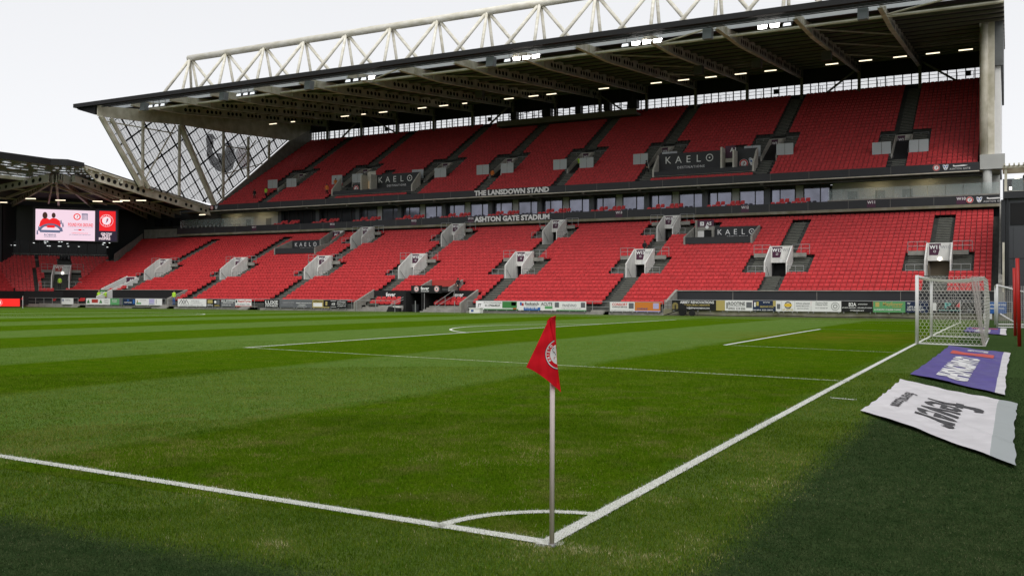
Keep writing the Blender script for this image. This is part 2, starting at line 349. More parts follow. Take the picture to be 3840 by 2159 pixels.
for n,a,b,h0,h1,w0 in ((230000,4.3,8.5,.018,.034,.0022),(210000,8.5,14,.018,.036,.0032),(150000,14,23,.018,.034,.0046),(90000,21,36,.012,.026,.006)):
    V,x,y,on=blades(n,a,b,h0,h1,w0); Vs.append(V);Xs.append(x);Ys.append(y);On.append(on)
V=np.concatenate(Vs);X_=np.concatenate(Xs);Y_=np.concatenate(Ys);On=np.concatenate(On)
turf=((X_>1.12+.03*np.sin(Y_*3.1)+rng.normal(0,.13,len(X_)))|(Y_<-1.34+.03*np.sin(X_*2.7)+rng.normal(0,.13,len(X_))))&~On
lightstripe=(X_<-6.4)&(X_>-12.7)
def vnoise(x,y,sc,seed):
    g=np.random.default_rng(seed).random((256,256)); u=x/sc+100; v=y/sc+100; i=np.floor(u).astype(int); j=np.floor(v).astype(int); a=u-i; b=v-j; a=a*a*(3-2*a); b=b*b*(3-2*b); i%=255; j%=255
    return g[i,j]*(1-a)*(1-b)+g[i+1,j]*a*(1-b)+g[i,j+1]*(1-a)*b+g[i+1,j+1]*a*b
PATCH=.5*vnoise(X_,Y_,.9,1)+.3*vnoise(X_,Y_,.3,2)+.2*vnoise(X_,Y_,.1,3)
def mk(name,mask,kind,label):
    v=V[mask]; n=len(v); tone=rng.beta(2.2,2.6,n)
    if kind=='pitch':
        tone=tone*.85+np.where(lightstripe[mask],.20,0)+.75*(PATCH[mask]-.47)+.30*np.clip(PATCH[mask]-.62,0,1)*4*(rng.random(n)<.5)
        tone=np.clip(tone+np.where(rng.random(n)<.03,.35,0),0,1); dd_=np.hypot(v[:,0,0]-CAM.x,v[:,0,1]-CAM.y); tone=np.minimum(tone,np.interp(dd_,[8,13,22],[1,.8,.66]))
    else: tone=np.clip(tone+(.5*(PATCH[mask]-.5) if kind=='turf' else 0)+np.where(rng.random(n)<.03,.3,0),0,1)
    o=np_mesh(name,v.reshape(-1,3),np.arange(n*3).reshape(-1,3),[blade_mat(name+'_blades',kind)],attr=np.repeat(tone,3)); return tag(o,label,kind='stuff')
mk('grass',~On&~turf,'pitch','short mown pitch grass around the corner flag'); mk('turf_fibres',turf,'turf','dark artificial turf fibres beside the pitch'); mk('painted_grass',On,'white','grass blades painted white along the lines')

# ------------------------------------------------------------------ stand geometry constants
TR=.8
def LY(i): return 78+TR*i
def LZ(i): return .66+.376*i          # lower tread level
def UY(i): return 98.6+TR*i
def UZ(i): return 14.86+.485*i        # upper tread level
NL,NU=25,27
AIS=[-2.6-14.15*k for k in range(8)]
XR=2.2; XL=-103.5; XG=.4
UV=[-7.3,-21.5,-35.2,-46.1,-57.5,-67.9,-82.0,-94.3]     # upper stairways
stand=empty('grandstand',(-50,100,0),'long two tier football stand with red seats under a white tubular roof truss','grandstand')
def left_lim(y): return -112-.47*(y-78.5) if y<90 else -114.5-(y-90)*.5
# lower terrace
tb=MB()
for i in range(NL):
    y=LY(i); x0=left_lim(y)-.3; xr=XR
    segs=[(x0,xr)]
    if i<3: segs=[(-89.6,-60.3),(-46.6,-25)]
    for k,xa in enumerate(AIS):
        if 9<=i<=13 or (k in (2,3,4,5) and 20<=i<=23):
            g=1.03 if i<15 else .9; segs=[q for a,b in segs for q in ([(a,b)] if xa+g<a or xa-g>b else [(a,xa-g),(xa+g,b)]) if q[1]-q[0]>.05]
    for a,b in segs: tb.box(a,b,y,y+TR+(.0 if i<NL-1 else 1.5),-.05 if i<2 else LZ(i)-1.2,LZ(i))
part(tb,'lower_terrace',M['step'],stand)
rw=MB(); rw.box(-118.5,XR+.3,98.85,99.0,8.5,10.7); part(rw,'concourse_wall',M['charcoal'],stand)
rw=MB(); rw.box(XR,XR+.4,77.3,98.8,-.05,2.2); rw.prism([(XR,80.4,2.0),(XR,98.8,9.5),(XR,98.8,11.4),(XR,80.4,3.0)],(.3,0,0)); part(rw,'end_parapet',M['conc'],stand)
# upper terrace
tb=MB()
for i in range(NU):
    segs=[(XL+.1,XG)]
    for k,xa in enumerate(UV):
        if (4<=i<=11 if k==0 else 6<=i<=13): segs=[q for a,b in segs for q in ([(a,b)] if xa+.86<a or xa-.86>b else [(a,xa-.86),(xa+.86,b)]) if q[1]-q[0]>.05]
    for a,b in segs: tb.box(a,b,UY(i),UY(i)+TR+(.6 if i==NU-1 else 0),UZ(i)-.9,UZ(i))
part(tb,'upper_terrace',M['step'],stand)
ub=MB(); ub.hexa([(XL+.1,98,14.2),(XG,98,14.2),(XG,121,27.0),(XL+.1,121,27.0),(XL+.1,98,14.4),(XG,98,14.4),(XG,121,27.2),(XL+.1,121,27.2)])
part(ub,'upper_tier_underside',M['charcoal'],stand)

# stairs: half steps with pale nosings
def stair(xc,w,i0,i1,Yf,Zf,rise,name='stairway'):
    s=MB()
    for i in range(i0,i1+1):
        y=Yf(i); z=Zf(i)
        s.box(xc-w/2,xc+w/2,y-.40,y,z-rise,z-rise/2,0)
        s.box(xc-w/2,xc+w/2,y-.405,y-.34,z-rise/2,z-rise/2+.02,1); s.box(xc-w/2,xc+w/2,y-.005,y+.06,z,z+.02,1)
    return part(s,name,[M['step'],M['nose']],stand)
for k,x in enumerate(AIS):
    stair(x,1.25,4 if (k in(0,1) or k==7) else 1,8,LY,LZ,.376); stair(x,1.25,14,24 if k in(0,1,6,7) else 19,LY,LZ,.376)
    for s in (-1,1): stair(x+s*1.9,1.5,9,13,LY,LZ,.376)
    if k in (2,3,4,5):
        for s in (-1,1): stair(x+s*1.75,1.3,18,24,LY,LZ,.376)
for k,x in enumerate(UV):
    d_=0 if k==0 else 2
    stair(x,1.3,1,3+d_,UY,UZ,.485); stair(x,1.3,12+d_,26,UY,UZ,.485)
    for s in (-1,1): stair(x+s*1.7,1.4,5+d_,10+d_,UY,UZ,.485)

# seats
def seat_template():
    s=MB()  # origin: centre of tread front edge, +y back; backrest leans, pad tipped up
    w=.215
    pr=[(-w,.40),(-w,.74),(-w+.05,.80),(w-.05,.80),(w,.74),(w,.40)]
    back=[(px,.60+(pz-.40)*.22,pz) for px,pz in pr]; s.prism(back,(0,.05,.0))
    pad=[(-w+.01,.42,.36),(w-.01,.42,.36),(w-.01,.40,.62),(-w+.01,.40,.62)]; s.prism([(a,b,c) for a,b,c in pad],(0,.10,.02))
    s.box(-.24,-.205,.45,.60,.50,.54,1); s.box(-.235,-.21,.50,.70,.0,.52,2)
    return s
ST=seat_template(); 
def tri(s):
    T=[];Mi=[]
    for f,mi in zip(s.f,s.m):
        for k in range(1,len(f)-1): T.append((f[0],f[k],f[k+1])); Mi.append(mi)
    return np.array(s.v),np.array(T),np.array(Mi)
SV,SF,SM=tri(ST)
seats=[]   # x,y,z,angle
def blocked_lower(x,y):
    for k,xa in enumerate(AIS):
        dx=abs(x-xa)
        if dx<.95 and y<97: return True
        if dx<2.95 and 84.2<y<88.3: return True
        if dx<2.75 and k in(2,3,4,5) and 93.4<y<96.6: return True
    if y<80.3 and (-60.6<x<-46.3 or x>-25.2 or x<-89.4): return True
    if y<82.6 and -54.2<x<-49.6: return True
    if 91.0<y<95.3 and (-28.0<x<-20.2 or -85.0<x<-77.5): return True
    if 95.3<=y<96.9 and (-27.3<x<-25.0 or -81.0<x<-78.8): return True
    if y<83.8 and -107.0<x<-105.0+(y-80.3)*1.5: return True
    return False
for i in range(NL):
    y=LY(i); n0=math.ceil(left_lim(y)/.48)
    for j in range(n0,int((XR-.3)/.48)+1):
        x=j*.48
        if not blocked_lower(x,y): seats.append((x,y,LZ(i),0.,0))
def blocked_upper(x,y):
    for k,xa in enumerate(UV):
        dx=abs(x-xa)
        if dx<.95: return True
        if dx<2.7 and (101.8<y<107.0 if k==0 else 103.2<y<108.5): return True
    if 99.3<y<104.2 and (-34.6<x<-22.3 or -82.3<x<-68.2): return True
    if 104.2<=y<106.2 and (-26.6<x<-24.6 or -77.5<x<-75.4): return True
    return False
for i in range(NU):
    y=UY(i)
    for j in range(int((XL+.4)/.48),int((XG-.2)/.48)+1):
        x=j*.48
        if not blocked_upper(x,y): seats.append((x,y,UZ(i),0.,1))
# corner section turned to the pitch
O1=np.array([-112,78.5]); DD=np.array([-.64,-.77]); BB=np.array([-.77,.64]); FA=math.atan2(BB[1],BB[0])-math.pi/2
cb=MB()
for i in range(3,17):
    r=TR*i; s0=-r*.47-.3; s1=4.6+r*.5
    P=[O1+s0*DD+r*BB,O1+s1*DD+r*BB,O1+s1*DD+(r+TR)*BB,O1+s0*DD+(r+TR)*BB][::-1]
    cb.prism([(p[0],p[1],LZ(i)-1.2) for p in P],(0,0,1.2))
    s=s0+.4
    while s<s1-.2:
        if not(abs(s+.1)<.85 or abs(s-(2.9+.06*r))<.24 or (3.0<r<8.2 and abs(s+.1)<2.4)):
            p=O1+s*DD+r*BB; seats.append((p[0],p[1],LZ(i),FA,2))
        s+=.48
# end stand block beyond the corner
O0=O1+4*DD; 
for i in range(3,NL):
    r=TR*i; y1=O0[1]+r*.36-.4; cb.box(O0[0]-r-TR,O0[0]-r,40,y1,LZ(i)-1.2,LZ(i))
    y=y1-.4
    while y>52:
        if not abs(y-67)<.8: seats.append((O0[0]-r,y,LZ(i),math.pi/2,2))
        y-=.48
part(cb,'corner_terrace',M['step'],stand)
cb=MB(); P=[O1-1.2*DD+2.15*BB,O1+5.2*DD+2.15*BB,O1+5.2*DD+2.35*BB,O1-1.2*DD+2.35*BB][::-1]; cb.prism([(p[0],p[1],.3) for p in P],(0,0,1.85)); cb.box(O0[0]-2.0,O0[0]-1.8,40,O0[1]+1,.3,2.15)
part(cb,'platform_back_panel',M['black'],stand)
S=np.array(seats); dist=np.hypot(S[:,0]-CAM.x,S[:,1]-CAM.y)
# the 300 that show largest: the lower right rows
vis=(S[:,4]==0)&(S[:,0]>-23)&(S[:,1]>80)
order=np.argsort(np.where(vis,dist,1e9))[:300]; near=np.zeros(len(S),bool); near[order]=True
# merged rest
T=S[~near]; n=len(T); c,sn=np.cos(T[:,3]),np.sin(T[:,3])
jit=rng.normal(0,.004,(n,1))
vx=SV[None,:,0]*c[:,None]-SV[None,:,1]*sn[:,None]+T[:,0:1]; vy=SV[None,:,0]*sn[:,None]+SV[None,:,1]*c[:,None]+T[:,1:2]+jit; vz=SV[None,:,2]+T[:,2:3]+jit
AV=np.stack([vx,vy,vz],2).reshape(-1,3); AF=(SF[None]+(np.arange(n)*len(SV))[:,None,None]).reshape(-1,3); AM=np.tile(SM,n)
tag(np_mesh('stadium_seats',AV,AF,[M['red'],M['bracket'],M['mull']],AM),'rows of red tip-up seats filling both tiers and the corner of the stand',kind='stuff')
bme=MB(); bme.v=list(map(tuple,SV)); bme.f=list(map(tuple,SF)); bme.m=list(SM)
first=bme.build('stadium_seat',[M['red'],M['bracket'],M['mull']])
for q,i in enumerate(order):
    o=first if q==0 else first.copy()
    if q: C.objects.link(o)
    o.location=(S[i,0],S[i,1],S[i,2]); tag(o,'red tip-up plastic seat in the rows behind the goal end of the lower tier','seat','red seats nearest the goal in the lower tier')

# ------------------------------------------------------------------ front wall, rails, platforms
fw=MB()
for a,b in ((-125,-106.0),(-104.4,-89.6),(-88.2,-77.5) ,(-74.2,-60.5),(-46.3,-32.6),(-30.6,-25.2)): fw.box(a,b,77,78,-.05,.42 if a<-89 else .22)
part(fw,'front_wall',M['conc'],stand)
fw=MB(); fw.box(-25.2,3.2,77,77.25,-.05,.62); part(fw,'front_wall',M['concd'],stand)
fl=MB(); fl.box(-25.2,2.2,77.25,80.4,.2,.6); fl.box(-125,-89.6,78,80.4,.1,.5); part(fl,'viewing_platform',M['conc'],stand)
bk=MB(); bk.box(-24.9,2.2,80.28,80.4,.6,2.26); part(bk,'platform_back_panel',M['charcoal'],stand)
bk=MB(); bk.box(-103.4,-89.7,80.28,80.4,.5,2.3); bk.box(-125,-105.4,80.28,80.4,.5,2.3); part(bk,'platform_back_panel',M['black'],stand)
ck=MB(); ck.box(-24.9,2.2,80.2,80.5,2.26,2.34); ck.box(-125,-89.7,80.2,80.5,2.3,2.36)
for x in (-19.6,-12.1,-5.2): ck.box(x-.02,x+.02,80.26,80.28,1.2,2.26)
part(ck,'platform_coping',M['conc'],stand)
wl=MB()
for x,s in ((-25.05,1),(-89.6,1)): wl.prism([(x-.12,77.2,.1),(x-.12,80.4,.1),(x-.12,80.4,2.4),(x-.12,77.2,1.25)],(.24,0,0))
part(wl,'platform_side_wall',M['conc'],stand)
pl=MB(); part_seats=[]
psm=[]
for x in [-22.5,-17.6,-12.4,-7.2,-2.2]+[-120,-114.6,-108.6]:
    for d in (0,.52): psm.append((x+d,78.9,.62 if x>-30 else .45))
for x,y,z in psm:
    o=first.copy(); o.name='platform_seat'; C.objects.link(o); o.location=(x,y,z); tag(o,'red tip-up seat in pairs on the viewing platform behind the advertising boards','seat','paired seats on the viewing platforms')
def railing(x0,x1,y,z0,z1,mid=True,step=1.8,name='handrail',par=None,r=.03):
    s=MB(); s.tube((x0,y,z1),(x1,y,z1),r,6)
    if mid: s.tube((x0,y,(z0+z1)/2),(x1,y,(z0+z1)/2),r*.7,6)
    n=max(1,round((x1-x0)/step))
    for i in range(n+1): x=x0+(x1-x0)*i/n; s.tube((x,y,z0),(x,y,z1),r,6)
    return part(s,name,M['steel'],par or stand)
for a,b in ((-125,-105.9),(-104.1,-89.7),(-89.2,-60.9),(-46.2,-25.3)): railing(a,b,77.02,.25,1.24)
railing(-25.1,3.2,77.02,.5,1.44)
for a in (-105.9,-89.5,-76.2,-31.6): # gates and front steps
    s=MB(); 
    for j in range(3): s.box(a-.7,a+.7,76.2+.25*j,78,0,.14+.14*j)
    part(s,'front_steps',M['conc'],stand)
fr=MB()
for x in (-59.6,-57.1,-54.6,-52.0,-47.2): fr.tube((x,76.2,0),(x,76.2,1.2),.04,6)
fr.tube((-62,76.2,1.2),(-54.6,76.2,1.2),.03,6)
part(fr,'handrail',M['steel'],stand)

# dugouts and players' tunnel
dg=empty('dugout',(-57.5,78.5,0),'sunken home dugout with red seats, left of the tunnel mouth','dugout','dugouts beside the tunnel')
dg2=empty('dugout',(-48,78.5,0),'sunken away dugout with red seats, right of the tunnel mouth','dugout','dugouts beside the tunnel')
def dugout(par,x0,x1,tx):
    s=MB(); s.box(x0,x1,80.28,80.4,.3,2.3); part(s,'back_panel',M['black'],par)
    text('fever',(tx,80.25,1.86),.62,M['txtw'],par,bold=.03)
    s=MB()
    for x,sg in (((x0,0),) if par is dg else ((x1,1),)): s.prism([(x-.1,76.8,.0),(x-.1,80.4,.0),(x-.1,80.4,2.4),(x-.1,76.8,1.0)],(.2,0,0))
    part(s,'side_wall',M['conc'],par)
    s=MB()
    for j in range(4): s.box(x0+.1,x1-.1,76.9+.6*j,80.3,-.04,.12+.18*j)
    part(s,'steps',M['conc'],par)
    for r,(yy,zz) in enumerate(((78.3,.42),(79.1,.78))):
        x=x0+.9+(.2*r)
        while x<x1-.7-.9*(par is dg):
            o=attach(first.copy(),par); C.objects.link(o); o.name='dugout_seat'; o.location=(x,yy,zz); o.scale=(1.15,1.1,1.05); x+=.68
            for key in ('label','category','group'):
                if key in o: del o[key]
    s=MB(); s.beam((x0+.6,78.3,.42),(x1-.8,78.3,.42),.06,.08); part(s,'seat_beam',M['pvc'],par)
dugout(dg,-60.4,-54.4,-58.0); dugout(dg2,-52.0,-46.9,-49.2)
tn=empty('players_tunnel',(-52,78,0),'black players tunnel mouth with a lettered header between the dugouts','tunnel')
s=MB(); s.box(-54.2,-53.9,77.2,82,0,2.2); s.box(-52.2,-52.05,77.6,82,0,2.1); s.box(-53.9,-52.2,81.8,82,0,2.2); part(s,'side_wall',M['black'],tn)
s=MB(); s.box(-53.7,-49.9,77.9,78.1,2.02,2.82); s.box(-54.3,-49.6,78.1,82,2.1,2.2); part(s,'header',M['black'],tn)
text('fever',(-51.9,77.86,2.52),.5,M['txtw'],tn,bold=.03); text('feverup.com',(-51.9,77.86,2.2),.2,M['txtw'],tn,bold=.02)
for x in (-53.0,-50.45):
    s=MB(); s.disc((x,77.88,2.45),(1,0,0),(0,0,1),.30,20,mi=0); s.disc((x,77.87,2.45),(1,0,0),(0,0,1),.26,20,r0=.2,mi=1); s.disc((x,77.86,2.45),(1,0,0),(0,0,1),.09,10,mi=2); part(s,'round_badge',[M['txtw'],M['txtr'],M['txtd']],tn)
s=MB(); s.box(-53.6,-50.0,81.9,82.1,2.75,3.45); part(s,'terracotta_panel',M['redb'],tn)
s=MB()
for x in (-53.8,-49.8): s.prism([(x-.1,79.3,2.2),(x-.1,82.1,2.2),(x-.1,82.1,3.5),(x-.1,79.3,2.6)],(.2,0,0))
part(s,'parapet',M['conc'],tn)
s=MB(); s.tube((-51.8,77.6,0),(-51.8,77.6,2.0),.03,6); part(s,'post',M['steel'],tn)
s=MB()
for x0,x1 in ((-55.9,-54.3),(-49.2,-50.9)): pass
for (a,b) in (((-55.6,77.0,.95),(-53.9,79.6,2.35)),((-55.9,76.4,.5),(-54.1,79.0,1.8)),((-49.8,76.6,.95),(-49.5,79.9,2.35)),((-49.8,76.6,.55),(-49.5,79.9,1.75))): s.tube(a,b,.03,6)
for p in ((-55.6,77,0,.95),(-54.8,78.2,.4,1.65),(-53.95,79.5,.8,2.3),(-49.8,76.6,0,.95),(-49.65,78.3,.4,1.65),(-49.5,79.9,.8,2.35)): s.tube((p[0],p[1],p[2]),(p[0],p[1],p[3]),.03,6)
part(s,'handrail',M['steel'],tn)

# ------------------------------------------------------------------ vomitories
def sign_quads(par,x,y,z0,z1,w,ta,tb_,dark=None):
    dark=dark or M['plum']; h=z1-z0
    s=MB(); s.poly([(x-w/2+.05,y-.012,z0+h*.04),(x-w*.07,y-.012,z0+h*.04),(x+w*.07,y-.012,z1-.06),(x-w/2+.05,y-.012,z1-.06)]); o=part(s,'sign_panel',dark,par)
    text(ta,(x-w*.22,y-.02,z0+h*.68),.50*w/2,M['txtw'],par,bold=.04); text(tb_,(x+w*.27,y-.02,z0+h*.68),.42*w/2,M['txtn'],par,bold=0)
    s=MB(); s.disc((x-w*.22,y-.016,z0+h*.34),(1,0,0),(0,0,1),.12*w/2,14,r0=.085*w/2); part(s,'sign_symbol',M['txtw'],par)
def vom(x,y0,y1,z0,ztop,w,ta,tb_,wallm,lit=False,rail=True,mouth=1.35,railw=1.65,glazed=False,dark=None,sd=1.5,fr=1.75):
    v=empty('vomitory',(x,y0,z0)); v.parent=stand; v.matrix_parent_inverse=Matrix.Translation(stand.location).inverted()
    g=w/2; ys=y1-sd
    s=MB()
    for sg in (-1,1):
        xa=x+sg*g-(.12 if sg<0 else 0)
        s.prism([(xa,y0,z0-.7),(xa,y1,z0-.7),(xa,y1,ztop),(xa,ys,ztop),(xa,ys-.25,ztop-.12),(xa,y0,z0+fr)],(.12,0,0))
    part(s,'side_wall',wallm,v)
    s=MB(); s.box(x-g,x+g,ys,ys+.1,z0+mouth+.0,ztop-.003); s.box(x-g,x+g,ys+.1,y1,ztop-.10,ztop-.004); part(s,'sign_board',wallm,v)
    s=MB(); s.box(x-g+.13,x+g-.13,y0,y1+.6,z0-.75,z0-.65); part(s,'floor',M['step'],v)
    s=MB(); s.box(x-g+.13,x+g-.13,y1+.5,y1+.6,z0-.65,ztop-.16); s.box(x-g,x-g+.12,y1-.01,y1+.6,z0-.65,ztop-.2); s.box(x+g-.12,x+g,y1-.01,y1+.6,z0-.65,ztop-.2); s.box(x-g,x+g,y1+.0,y1+.6,ztop-.2,ztop-.12); part(s,'passage',M['black'] if not lit else mat('lit_passage',(.16,.13,.09),.8),v)  # lamplight and shade put into the passage colour: beige if lit, else black
    sign_quads(v,x,ys,z0+mouth+.30+.25*(ztop-z0-mouth-1.0),ztop-.03,w*.94,ta,tb_,dark)
    s=MB(); s.disc((x+.03,ys-.06,z0+mouth+.16),(1,0,0),(0,0,1),.17,14); part(s,'bulkhead_lamp',M['bulk'] if lit else M['pvc'],v)
    if rail:
        s=MB()
        for sg in (-1,1):
            xa,xb=x+sg*(g+.15),x+sg*(g+railw)
            for z in (z0+.95,z0+.45 if not glazed else z0+.9): s.tube((xa,y0-.05,z),(xb,y0-.05,z),.028,6)
            for xx in (xa,(xa+xb)/2,xb): s.tube((xx,y0-.05,z0-.1),(xx,y0-.05,z0+.95),.028,6)
        for sg in (-1,1):
            xa,xb=x+sg*(g+.1),x+sg*(g+1.7)
            for z in (ztop+.12,ztop-.28): s.tube((xa,y1-.2,z),(xb,y1-.2,z),.028,6)
            for xx in (xa,(xa+xb)/2,xb): s.tube((xx,y1-.2,ztop-.8),(xx,y1-.2,ztop+.12),.028,6)
        s.tube((x+g*.9,y0+.2,z0+1.2),(x+g*.9,ys-.1,ztop-.1),.03,6); s.tube((x-g*.86,y0,z0+.9),(x-g*.86,y0+1.2,z0-.1),.03,6)
        part(s,'handrail',M['steel'],v)
        s=MB()
        for sg in (-1,1): xa,xb=sorted((x+sg*(g+.12),x+sg*(g+railw+.05))); s.box(xa,xb,y0,y0+.15,z0-.7,z0+.02); s.box(xa,xb-.3 if sg>0 else xb,y1-.25,y1-.1,ztop-1.1,ztop-.7)
        part(s,'landing_wall',M['conc'],v)
    if glazed:
        s=MB()
        for sg in (-1,1):
            xa,xb=sorted((x+sg*(g+.1),x+sg*(g+railw+.1))); xm=(xa+xb)/2; s.box(xa,xm-.02,y0-.1,y0-.07,z0+1.1,z0+2.4); s.box(xm+.02,xb,y0-.1,y0-.07,z0+1.1,z0+2.4)
        part(s,'screen_panel',M['grille'],v)
    return v
names=['W10','W11','W12','W13','W14','W15','W16','W17','W18','W19']
for k,x in enumerate(AIS):
    vom(x,85.0,87.9,3.75,6.74,1.95,names[k+1],names[k],M['vwhite'],lit=(k==0),mouth=1.35,sd=.3,fr=1.35)
for k in (2,3,4,5):
    vom(AIS[k]+.1,94.0,96.75,8.35,10.92,1.7,names[k+1],names[k],M['vwhite'],rail=True,mouth=1.1,railw=1.5,sd=.3,fr=1.15)
for k,x in enumerate(UV):
    y_=0 if k==0 else 1.35
    vom(x,102.0+y_,107.0+y_,16.05+y_*.6,19.85+y_*.6,1.6,'W%d'%(k+2 if k<7 else 9),'W%d'%(k+1),mat('grey_vomitory_paint',(.66,.63,.56),.7,noise=.2) if k==0 else bpy.data.materials['grey_vomitory_paint'],lit=(k in(0,3)),mouth=1.6,railw=1.9,glazed=True,sd=.35,fr=1.1)
# corner vomitory
cv=O1+(-.1)*DD+3.3*BB
v=vom(cv[0],cv[1],cv[1]+5.2,2.5,5.95,2.1,'W19','W20',M['white'],mouth=2.1,rail=True,dark=M['redb'],lit=True,sd=.5)
v.rotation_euler=(0,0,FA)
# wheelchair platforms with sponsor panels
def platform(x0,x1,y0,yb,z0,h,tx,label,sidem,tsz,text2y,low=False,x2=None,st=.35,zf=.64):
    x2=x2 or x1
    v=empty('accessible_platform',(x0,y0,z0)); attach(v,stand); v.location=(x0,y0,z0)
    s=MB(); s.box(x0,x1,y0,y0+.12,z0-.35,z0+st); s.box(x0 if tx-x0<5 else tx-3.3,x2,yb,yb+.12,z0-.3,z0+h); part(s,'panel',M['charcoal'],v)
    s=MB(); s.box(x0,x1,y0+.12,yb,z0-.45,z0-.3); part(s,'platform_floor',M['conc'],v)
    s=MB()
    for x,e in ((x0,0),(x1,1)): s.prism([(x-.1,y0-.05,z0-.5),(x-.1,yb+.2,z0-.5),(x-.1,yb+.2,z0+(h if not(low and e) else 1.25)+.05),(x-.1,y0-.05,z0+.38)],(.2,0,0))
    part(s,'side_wall',sidem,v)
    cx=tx; zc=z0+h*zf; w=tsz*7.2
    for j,ch in enumerate('KAEL'): text(ch,(cx-w*.42+j*w*.215,yb-.02,zc),tsz*1.5,M['txtw'],v,bold=.0)
    s=MB(); s.disc((cx+w*.45,yb-.02,zc),(1,0,0),(0,0,1),tsz*.55,24,r0=tsz*.42); s.disc((cx+w*.45,yb-.02,zc),(1,0,0),(0,0,1),tsz*.16,4); part(s,'logo_ring',M['txtw'],v)
    text('DESTINATIONS',(cx+w*.06,yb-.02,z0+text2y),tsz*.5,M['txtw'],v,spacing=1.25,bold=.015)
    return v
p=platform(-27.7,-20.55,91.3,94.6,7.7,1.62,-23.1,'',M['conc'],.55,.50)
s=MB(); s.box(-27.2,-25.4,94.45,94.55,9.35,10.1); part(s,'sign_board',M['plum'],p); text('A5',(-25.95,94.42,9.7),.5,M['txtw'],p,bold=.03); text('♿',(-26.7,94.42,9.7),.42,M['txtw'],p)
s=MB(); s.box(-27.3,-25.3,94.4,94.6,9.0,9.35); s.box(-27.45,-27.2,94.3,94.6,7.3,10.1); s.box(-25.6,-25.35,94.3,94.6,7.3,9.4); part(s,'door_head',M['conc'],p)
s=MB(); s.box(-27.2,-26.5,94.5,94.6,7.3,9.0); part(s,'wall_panel',M['white'],p)
s=MB(); s.box(-26.5,-25.6,94.5,94.6,7.3,9.0); part(s,'doorway',M['black'],p)
s=MB(); s.disc((-26.1,94.28,9.3),(1,0,0),(0,0,1),.2,14); part(s,'bulkhead_lamp',M['pvc'],p)
p=platform(-84.7,-77.8,91.1,94.5,7.65,1.6,-82.3,'',M['conc'],.52,.50,low=True,x2=-79.8)
s=MB(); s.prism([(-79.8,94.5,7.4),(-79.8,97.3,8.8),(-79.8,97.3,10.7),(-79.8,94.5,9.3)],(.15,0,0)); s.prism([(-77.9,94.4,7.4),(-77.9,97.3,8.8),(-77.9,97.3,10.6),(-77.9,94.4,9.0)],(.18,0,0)); part(s,'parapet',M['conc'],p)
s=MB(); s.box(-79.7,-77.9,97.2,97.3,9.4,10.6); part(s,'end_board',M['white'],p)
s=MB(); s.box(-79.7,-78.5,97.15,97.2,9.7,10.5); part(s,'sign_board',M['plum'],p); text('A6',(-79.1,97.1,10.1),.55,M['txtw'],p,bold=.02)
gv=bpy.data.materials['grey_vomitory_paint']
p=platform(-34.3,-22.5,100.1,101.9,16.35,2.45,-30.6,'',gv,.80,.72,st=.12,zf=.68)
s=MB(); s.box(-26.3,-26.1,100.3,101.8,16.0,18.9); s.box(-24.9,-24.7,100.3,101.8,16.0,18.5); s.box(-26.1,-24.9,101.75,101.85,17.3,17.75); part(s,'door_jamb',gv,p)
s=MB(); s.box(-26.1,-24.9,101.7,101.8,17.8,19.2); part(s,'sign_board',M['plum'],p); text('A1',(-25.2,101.66,18.7),.7,M['txtw'],p,bold=.02)
s=MB(); s.box(-26.1,-24.9,101.86,101.98,16.0,17.3); part(s,'doorway',M['black'],p)
def crest(par,c,r,ax=(1,0,0),ay=(0,0,1),lit=False,wm=None,rm=None,dm=None,txt=True,nrm=None):
    ax=Vector(ax);ay=Vector(ay);nn=nrm or ax.cross(ay)*1.0; nn=-nn if nrm is None and nn.dot(Vector(c)-CAM)>0 else nn
    nn=nn.normalized(); c=Vector(c); wm=wm or M['txtw']; rm=rm or M['txtr']; dm=dm or M['txtd']
    s=MB(); s.disc(c,ax,ay,r,28,mi=0); s.disc(c+nn*.012,ax,ay,r*.95,28,r0=r*.66,mi=1)
    # bird: slanted dark body with a red breast
    bd=[(-.18,-.48),(-.05,-.2),(-.02,.1),(.05,.36),(.2,.42),(.3,.3),(.22,-.05),(.05,-.3)]
    s.poly([c+nn*.014+ax*x*r*.9+ay*y*r*.9 for x,y in bd],2)
    s.poly([c+nn*.018+ax*x*r*.9+ay*y*r*.9 for x,y in ((.02,-.1),(.06,.2),(.2,.2),(.2,-.02))],1)
    part(s,'crest',[wm,rm,dm],par)
    if txt:
        for word,a0,a1 in (('BRISTOL',150,30),('CITY',235,305)):
            for i,ch in enumerate(word):
                a=R(a0+(a1-a0)*i/(len(word)-1)); ur=ax*math.cos(a)+ay*math.sin(a); tt=ax*math.sin(a)-ay*math.cos(a)
                if word=='CITY': tt=-tt; u2=-ur
                else: u2=ur
                text(ch,tuple(c+nn*.02+ur*r*.81),r*.3,wm,par,ax=tt,ay=u2,bold=.02,name='crest_letter')
